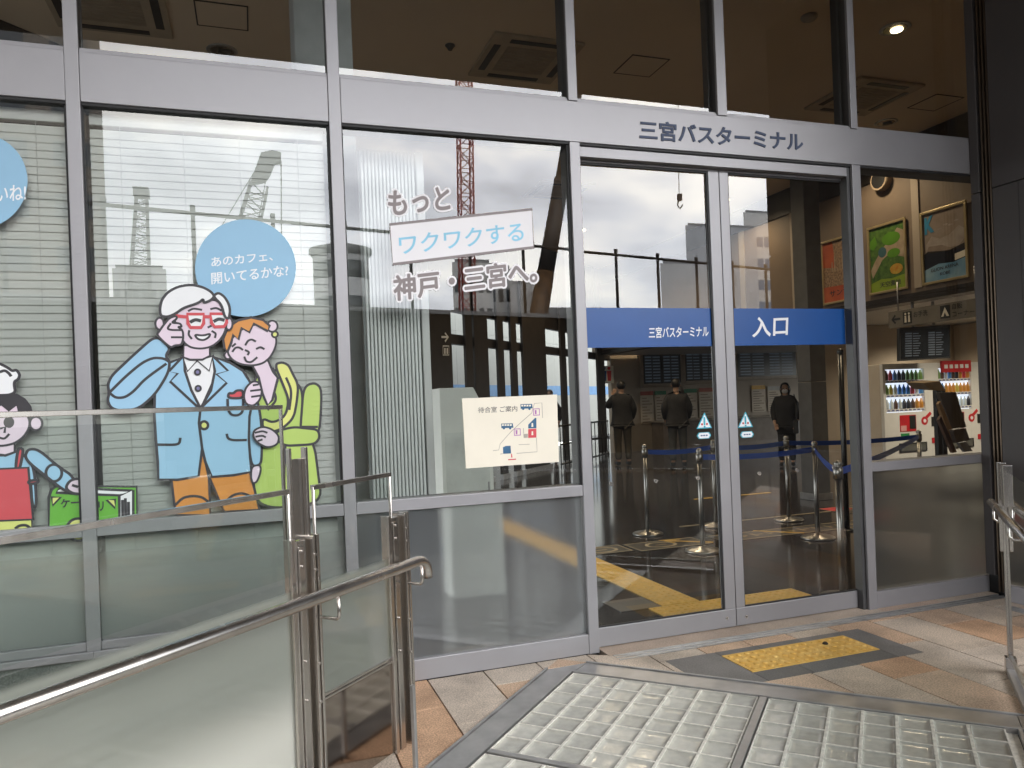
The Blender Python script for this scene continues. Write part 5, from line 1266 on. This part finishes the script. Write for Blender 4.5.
m = MB(); m.ribbon([(5.0,2.86,.003),(5.35,2.48,.003)], .05, (0,0,1), 0, False); m.build('arrow', IYELLOW, fs)
fs = floor_mark('floor sticker with a red corner', 6.6, 7.6, 3.25, 3.75, [7.0]); m = MB(); m.box((6.62,3.5,.001),(6.95,3.73,.003)); m.build('red_patch', REDP, fs)
o = MB().box((4.5,3.5,-.003),(6.9,3.53,.001)).build('floor_line', FLN); tag(o, 'thin pale line on the hall floor behind the queue posts', 'floor line')
o = MB().box((5.9,5.4,-.003),(7.2,5.45,.001)).build('floor_line', IYELLOW); tag(o, 'thin yellow line on the hall floor further back', 'floor line')

# ------------------------------------------------------------------ people
SKIN = pm('skin', (.50,.31,.22), .55, var=.05, scale=30); HAIRB = pm('black_hair', (.012,.010,.009), .5, var=.3, scale=60)
def skin_mesh(verts, edges, root=0, sub=2):
    """one continuous surface grown on a jointed skeleton: verts = (x,y,z,rx,ry)"""
    me = bpy.data.meshes.new('skeleton'); me.from_pydata([v[:3] for v in verts], edges, [])
    o = bpy.data.objects.new('skeleton', me); COL.objects.link(o)
    md = o.modifiers.new('skin', 'SKIN'); md.use_smooth_shade = True
    sv = me.skin_vertices[0].data
    for i, v in enumerate(verts): sv[i].radius = (v[3], v[4] if len(v) > 4 else v[3]); sv[i].use_root = (i == root)
    sb = o.modifiers.new('sub', 'SUBSURF'); sb.levels = sub; sb.render_levels = sub
    bpy.context.view_layer.update(); dg = bpy.context.evaluated_depsgraph_get()
    m2 = bpy.data.meshes.new_from_object(o.evaluated_get(dg)); vs = [v.co.copy() for v in m2.vertices]; fs = [tuple(p.vertices) for p in m2.polygons]
    bpy.data.objects.remove(o); bpy.data.meshes.remove(m2); bpy.data.meshes.remove(me)
    return vs, fs
def person(label, pos, face, H_, coat, trous, hairlong=False, mask=False, lift=False, bag=False, look=0.0):
    """standing figure; local +y is where it faces, turned by face about z"""
    t = thing('person', label, 'person', pos); rot = Matrix.Rotation(face, 3, 'Z'); P0 = Vector(pos); k = H_/1.70
    def put(name, vs, fs, mat, parent=t):
        mb = MB(); mb.v = [P0+rot@(v*k) for v in vs]
        for f in fs: mb.face(f, 0, True)
        return mb.build(name, mat, parent)
    # joints in metres for a 1.70 m figure
    sh = 1.40
    V_ = []; E_ = []
    def add(p, r, par=None):
        V_.append((*p, *(r if isinstance(r, tuple) else (r, r)))); i = len(V_)-1
        if par is not None: E_.append((par, i))
        return i
    pel = add((0,0,.93),(.14,.10)); wa = add((0,.005,1.08),(.125,.09),pel); chs = add((0,.0,1.25),(.15,.10),wa); nb = add((0,-.01,1.42),(.075,.07),chs); nk = add((0,.0,1.49),.052,nb)
    hd0 = add((0,.012,1.565),(.068,.078),nk); hd1 = add((0,.008,1.64),(.072,.085),hd0); add((0,.0,1.685),(.045,.055),hd1)
    nose = add((0,.098,1.575),.012,hd0)
    arms = {}
    for s in (-1,1):
        s0 = add((s*.165,-.005,1.385),.058,chs)
        if lift and s < 0:
            el = add((s*.27,.10,1.20),.045,s0); wr = add((s*.14,.24,1.40),.03,el); hnd = (s*.10,.215,1.50)
        else:
            el = add((s*.235,-.03,1.12),.045,s0); wr = add((s*.22,.11,.90),.032,el); hnd = (s*.19,.16,.82)
        arms[s] = (s0, el, wr)
        pm_ = add(tuple(Vector(V_[wr][:3])*.4+Vector(hnd)*.6),(.030,.018),wr)
        dirv = (Vector(hnd)-Vector(V_[wr][:3])).normalized(); sidev = dirv.cross(Vector((0,1,0)) if abs(dirv.y) < .8 else Vector((0,0,1))).normalized()
        for j in range(4):
            b = Vector(hnd)+sidev*((j-1.5)*.019); f1 = add(tuple(b+dirv*.015),.0092,pm_); f2 = add(tuple(b+dirv*(.05+(.008 if j in (1,2) else 0))+Vector((0,.012,0))),.0085,f1); add(tuple(b+dirv*.075+Vector((0,.028,0))),.007,f2)
        th = add(tuple(Vector(V_[wr][:3])*.5+Vector(hnd)*.5+sidev*.04*-s+Vector((0,.02,0))),.010,pm_); add(tuple(Vector(hnd)+sidev*.045*-s+Vector((0,.035,0))),.008,th)
    for s in (-1,1):
        hp = add((s*.09,0,.86),(.09,.095),pel); kn = add((s*.10,.01,.48),.06,hp); an = add((s*.105,-.02,.10),.042,kn); ft_ = add((s*.115,.06,.045),(.042,.035),an); add((s*.12,.15,.035),(.036,.026),ft_)
    vs, fs = skin_mesh(V_, E_, pel); put('body', vs, fs, SKIN)
    # coat: its own closed surface over trunk and arms
    CV = []; CE = []
    def ca(p, r, par=None):
        CV.append((*p, *(r if isinstance(r, tuple) else (r, r)))); i = len(CV)-1
        if par is not None: CE.append((par, i))
        return i
    hem = .72 if not hairlong else .60
    c0 = ca((0,0,1.0),(.225,.165)); c1 = ca((0,0,1.22),(.235,.17),c0); c2 = ca((0,-.005,1.40),(.155,.115),c1); ca((0,0,1.475),(.075,.07),c2); c3 = ca((0,0,.85),(.225,.165),c0); ca((0,0,hem),(.22,.16),c3)
    for s in (-1,1):
        a0 = ca((s*.18,-.005,1.365),.10,c1); p1 = V_[arms[s][1]]; p2 = V_[arms[s][2]]
        a1 = ca(p1[:3],.085,a0); ca(tuple(Vector(p1[:3])*.12+Vector(p2[:3])*.88),.050,a1)
    vs, fs = skin_mesh(CV, CE, 0); put('coat', vs, fs, coat)
    TV = []; TE = []
    def ta(p, r, par=None):
        TV.append((*p, *(r if isinstance(r, tuple) else (r, r)))); i = len(TV)-1
        if par is not None: TE.append((par, i))
        return i
    r0 = ta((0,0,.93),(.165,.12))
    for s in (-1,1):
        h_ = ta((s*.09,0,.84),(.105,.11),r0); n_ = ta((s*.10,.01,.48),.08,h_); ta((s*.105,-.015,.10),.068,n_)
    vs, fs = skin_mesh(TV, TE, 0); put('trousers', vs, fs, trous)
    for s in (-1,1):
        vs, fs = skin_mesh([(s*.108,-.055,.055,.052,.05),(s*.112,.05,.05,.052,.045),(s*.12,.165,.038,.044,.030)], [(0,1),(1,2)], 0); put('shoe', [Vector((v.x,v.y,max(v.z,.0))) for v in vs], fs, BLACK)
    # hair cap, eyes, ears, mouth
    mb = MB(); mb.sphere((0,-.012,1.635), .1, 18, 12, 0, (.92,1.06,.95))
    keep = []
    lim = lambda p: (p.y < .055 and p.z > (1.45 if hairlong and p.y < .03 else 1.56)) or p.z > 1.675
    for f in mb.f:
        c_ = sum((mb.v[i] for i in f), Vector())/4
        if lim(c_): keep.append(f)
    if hairlong:
        n0 = len(mb.v); tmp = MB(); tmp.tube([(0,-.045,1.64),(0,-.055,1.56),(0,-.05,1.47)], [.10,.108,.085], 16); 
        for v in tmp.v: mb.v.append(v)
        keep += [tuple(i+n0 for i in f) for f in tmp.f]
    put('hair', mb.v, keep, HAIRB)
    for s in (-1,1):
        e_ = MB(); e_.sphere((s*.032,.082,1.598), .011, 8, 6); put('eye', e_.v, e_.f, BLACK)
        e_ = MB(); e_.sphere((s*.082,.005,1.585), .022, 8, 6, 0, (.4,.7,1.2)); put('ear', e_.v, e_.f, SKIN)
    if mask:
        e_ = MB(); e_.sphere((0,.055,1.545), .06, 14, 10, 0, (1,.85,.85)); put('face_mask', e_.v, e_.f, VWHITE)
    else:
        e_ = MB(); e_.sphere((0,.082,1.535), .018, 8, 6, 0, (1.2,.4,.35)); put('mouth', e_.v, e_.f, pm('lips', (.35,.14,.11), .5))
    if bag:
        b_ = thing('shoulder_bag', 'black shoulder bag hanging at the masked woman\'s side', 'bag', P0+rot@Vector((-.20,.22,.72)))
        mb = MB(); c_ = P0+rot@(Vector((-.20,.22,.68))*k); ux, uy = rot@Vector((.10,0,0)), rot@Vector((0,.30,0)); mb.obox(c_-ux/2-uy/2, ux, uy, (0,0,.26)); mb.build('bag_body', BLACK, b_, bevel=.02)
        mb = MB(); mb.tube([P0+rot@(Vector(q)*k) for q in ((-.20,.12,.94),(-.24,.13,1.2),(-.17,.03,1.47),(-.21,.20,1.2),(-.20,.32,.94))], .012, 8); mb.build('strap', BLACK, b_)
    return t
CBLK = pm('black_coat', (.016,.016,.018), .8, var=.2, scale=9); CNAV = pm('charcoal_coat', (.020,.020,.023), .8, var=.2, scale=9); TGRY = pm('grey_trousers', (.075,.08,.085), .8, var=.15); TOLV = pm('olive_trousers', (.07,.06,.045), .8, var=.15); TBLK = pm('black_trousers', (.015,.015,.016), .8)
q = onZ(624,465.5,0); person('man in a black jacket holding a phone to his ear before the timetable boards', q, R(-15), 1.86, CBLK, TOLV, lift=True)
q = onZ(679,466.5,0); person('man in a dark coat seen from behind near the door seam', q, R(-25), 1.84, CNAV, TGRY)
q = onZ(788,466,0); person('woman in a black coat and white face mask behind the barriers', q, R(138), 1.66, CBLK, TBLK, hairlong=True, mask=True, bag=True)
q = onZ(552,460,0); person('dark haired person in black partly hidden behind the map sign', q, R(150), 1.78, CBLK, TBLK)

# ------------------------------------------------------------------ across the street: what the glass mirrors
YF = 15.5
CONC = pm('concrete_grey', (.52,.53,.54), .7, var=.08, scale=.4); CONCD = pm('concrete_dark', (.25,.255,.26), .7, var=.1, scale=.4); WIND = pm('window_dark', (.05,.06,.07), .15); HOARD = pm('dark_site_wall', (.012,.011,.0105), .8, var=.2, spec=.05)
def vdepth(px, depth, h):      # mirrored point seen at column px of the glass, depth along the view, height h
    d = sight(px, 403); p = CAM+d*depth; return Vector((p.x, -p.y, h))
zt, fz = 3.72, 5.63
fa, fb = vdepth(345, 17, 0), vdepth(745, 24.1, 0); fd = (fb-fa).normalized(); fn_ = Vector((fd.y,-fd.x,0)); fn_ = fn_ if fn_.y < 0 else -fn_
f0 = fa-fd*16
wl = thing('dark_site_wall', 'dark boarded site wall across the street mirrored in the glass', 'wall', fa)
m = MB()
for i in range(28): m.obox(f0+fd*(2.4*i)+Vector((0,0,-.02)), fd*2.394, fn_*.2, (0,0,zt+.02))
m.build('boarding', HOARD, wl); MB().obox(f0+Vector((0,0,zt+.001))-fn_*.06, fd*67, fn_*.32, (0,0,.10)).build('coping', CONCD, wl)
fe = thing('safety_fence', 'thin dark rail fence on top of the site wall, mirrored in the glass', 'fence', fa+Vector((0,0,zt)))
m = MB(); m.tube([f0+fn_*.1+Vector((0,0,fz)), f0+fd*67+fn_*.1+Vector((0,0,fz))], .045, 6)
m.build('top_rail', DBROWN, fe)
for i in range(42):
    q = f0+fd*(1.62*i)+fn_*.1; m = MB(); m.tube([q+Vector((0,0,zt+.1)), q+Vector((0,0,fz-.046))], .045, 6); m.tube([q+Vector((0,0,fz+.046)), q+Vector((0,0,fz+.16))], .055, 6)
    m.build('fence_post', DBROWN, fe)
def pdist(px0, px1, ytop, Y): a = refl(px0,ytop,Y); b = refl(px1,ytop,Y); return a.x, b.x, (a.z if px0 > -100 else b.z)
def tower(label, px0, px1, ytop, Y, mat, wins=None, depth=14, name='office_tower', rows=None, cols=4, wmat=WIND, ww=.6):
    x0, x1, z = pdist(px0, px1, ytop, Y)
    t = thing(name, label, 'building', ((x0+x1)/2,-Y,0), 'buildings beyond the street mirrored in the glass')
    dv_ = Vector(((x0+x1)/2, -(Y+CD), 0)).normalized()*depth
    MB().obox((x0,-Y,-.02), (x1-x0,0,0), dv_, (0,0,z+.02)).build('wall', mat, t)
    MB().obox(Vector((x0+.3,-Y,z+.01))+dv_*.05, (x1-x0-.6,0,0), dv_*.9, (0,0,.5)).build('roof', CONCD, t)
    if rows:
        fh = 3.2; n = int(z/fh); m = MB(); cw = (x1-x0)/cols
        for r in range(n):
            for c_ in range(cols): m.box((x0+cw*(c_+.5-ww/2),-Y-.001,r*fh+1.0),(x0+cw*(c_+.5+ww/2),-Y+.03,r*fh+2.5))
        m.build('window', wmat, t)
    return t
tower('white apartment tower with dark windows behind the slogan', 452, 492, 262, 75, pm('apartment_white', (.66,.66,.65), .7, var=.05), rows=True, cols=5)
tower('pale grey slab building beside the apartment tower', 488, 512, 268, 82, CONC, rows=True, cols=3)
tower('stepped grey office block near the boom', 510, 534, 284, 80, CONC, rows=True, cols=6)
tower('grey narrow office block beside the stepped one', 534, 549, 289, 78, CONCD, rows=True, cols=3)
tower('long low building at the far end of the street', 548, 640, 309.5, 130, CONCD, rows=True, cols=14)
tower('light grey blank low tower above the writing 三宮バスターミナル on the band', 661, 707, 263, 70, pm('tower_light', (.66,.67,.68), .7, var=.05), depth=18)
tower('grey tower block behind the door seam', 686, 757, 225, 78, pm('tower_blue_grey', (.56,.585,.62), .7, var=.05), depth=18)
tower('white tower with a blue glass top above the writing 入口', 744, 800, 212, 90, pm('tower_white', (.74,.74,.73), .6), rows=True, cols=6, wmat=pm('blue_glass', (.05,.16,.30), .1), ww=.85)
tower('tall beige building mirrored in the blind behind the child chef', -1500, 96, -40, 48, pm('tower_beige', (.20,.175,.15), .7, var=.08, scale=.3), rows=True, cols=16)
tower('pale block low behind the white haired man', 112, 166, 268, 85, CONC, rows=True, cols=6)
# round building
Yr = 62; a = refl(312,244,Yr); b = refl(375,244,Yr); rr = (b.x-a.x)/2; cx = (a.x+b.x)/2
t = thing('round_building', 'round grey office building with a flat disc roof beside the second mullion', 'building', (cx,-Yr-rr,0))
zc_ = a.z
MB().lathe((cx,-Yr-rr,-.02), [(rr*.92,0),(rr*.92,zc_-.6)], 48).build('wall', CONC, t)
MB().lathe((cx,-Yr-rr,zc_-.59), [(rr*.92,0),(rr*1.04,.35),(rr*1.04,.7),(rr*.5,1.1)], 48).build('roof', CONCD, t)
m = MB()
for i in range(7):
    z = zc_-.65-2.0-i*3.1; m.lathe((cx,-Yr-rr,z), [(rr*.925,0),(rr*.925,1.5)], 48)
m.build('window', WIND, t)
# cranes
RSTEEL = pm('crane_red', (.42,.06,.04), .5); CBLACK = pm('crane_dark', (.035,.032,.03), .5); CGREY = pm('crane_grey', (.10,.10,.105), .5); COR = pm('crane_ochre', (.10,.05,.018), .5, var=.5, scale=3)
def lattice(name, label, p0, p1, w0, w1, mat, n, r):
    p0, p1 = Vector(p0), Vector(p1); d = (p1-p0); ax = d.normalized(); u = ax.cross(Vector((0,1,0))).normalized(); v = ax.cross(u)
    t = thing(name, label, 'crane', (p0.x,p0.y,0))
    ch_ = MB(); br = MB()
    cor = lambda s, i: p0+d*s+(u*(1 if i in (0,3) else -1)+v*(1 if i < 2 else -1))*(w0+(w1-w0)*s)/2
    for i in range(4): ch_.tube([cor(0,i), cor(1,i)], r, 6)
    for j in range(n):
        for i in range(4):
            a, b = (i, (i+1) % 4) if j % 2 else ((i+1) % 4, i); br.tube([cor(j/n,a), cor((j+1)/n,b)], r*.55, 5)
            br.tube([cor(j/n,i), cor(j/n,(i+1) % 4)], r*.5, 5)
    ch_.build('chord', mat, t); br.build('lattice_bracing', mat, t); return t
Yc = 44
zr = lambda px, py, Y=Yc: refl(px, py, Y)
t = lattice('tower_crane', 'red lattice crane boom above the slogan frame', zr(468,330), zr(464,60), .85, .85, RSTEEL, 22, .062)
m = MB(); q = zr(468,330); m.box((q.x-2.2,q.y-2.2,0),(q.x+2.2,q.y+2.2,2.6)); m.build('crane_base', CBLACK, t)
t = thing('telescopic_crane', 'dark slanting crane boom mirrored between the slogan and the sliding door', 'crane', zr(535,330,30))
m = MB(); m.tube([zr(530,375,30), zr(546,272,30)], [.52,.46], 8); m.build('boom_base', COR, t)
m = MB(); m.tube([zr(544.5,282,30), zr(562.5,178,30)], [.42,.38], 10); m.tube([zr(562,181,30), zr(579,80,30)], [.33,.30], 10); m.build('boom', CBLACK, t)
q = zr(528,372,30); m = MB(); m.box((q.x-2,q.y-1.4,.5),(q.x+2,q.y+1.4,3.0)); m.build('crane_cab', COR, t)
m = MB(); 
for dx in (-1.4,0,1.4): m.tube([(q.x+dx,q.y-1.4,.5),(q.x+dx,q.y+1.4,.5)], .5, 16)
m.build('wheel', CBLACK, t)
t = lattice('crawler_crane', 'grey lattice boom crane with a bent head in the blinds', zr(222,330), zr(259,186), 1.7, 1.0, CGREY, 14, .07)
m = MB(); m.prism([zr(250,182),zr(261,152),zr(272,149.5),zr(281.5,152),zr(281,160),zr(275,161),zr(271,171),zr(266,179)], (0,-.8,0)); m.build('boom_head', CGREY, t)
m = MB(); m.tube([zr(281,160), zr(282,300)], .04, 5); m.tube([zr(253,180), zr(205,300)], .035, 5); m.tube([zr(266,178), zr(244,300)], .03, 5); m.tube([zr(254,172), zr(222,225)], .03, 5); m.build('hoist_cable', CGREY, t)
t = lattice('drill_mast', 'slim grey lattice mast mirrored in the blinds behind the white haired man', zr(139,330), zr(141.5,197), 1.25, .55, CGREY, 22, .05)
m = MB(); q = zr(141.5,197); m.box((q.x-.4,q.y-.4,q.z),(q.x+.4,q.y+.4,q.z+.5)); m.build('mast_head', CGREY, t)
t = thing('crane_hook', 'crane hook on a thin cable mirrored above the blue band reading 三宮バスターミナル', 'crane hook', zr(681.5,205,30))
m = MB(); m.tube([zr(679,100,30), zr(681,192,30)], .022, 5); m.build('cable', CBLACK, t)
m = MB(); q = zr(681.5,196,30); m.box((q.x-.10,q.y-.1,q.z-.2),(q.x+.10,q.y+.1,q.z+.15)); m.tube([q+Vector((-.08,0,-.2)), q+Vector((-.14,0,-.45)), q+Vector((0,0,-.6)), q+Vector((.16,0,-.4))], .04, 6); m.build('hook_block', CBLACK, t)

# ------------------------------------------------------------------ render settings
S.view_settings.view_transform = 'Standard'; S.view_settings.look = 'None'; S.view_settings.exposure = 0; S.view_settings.gamma = 1
S.render.engine = 'CYCLES'
cy = S.cycles
cy.use_denoising = True
try: cy.denoiser = 'OPENIMAGEDENOISE'
except Exception: pass
cy.max_bounces = 9; cy.diffuse_bounces = 4; cy.glossy_bounces = 5; cy.transmission_bounces = 8; cy.transparent_max_bounces = 24
cy.sample_clamp_indirect = 6; cy.caustics_reflective = False; cy.caustics_refractive = False
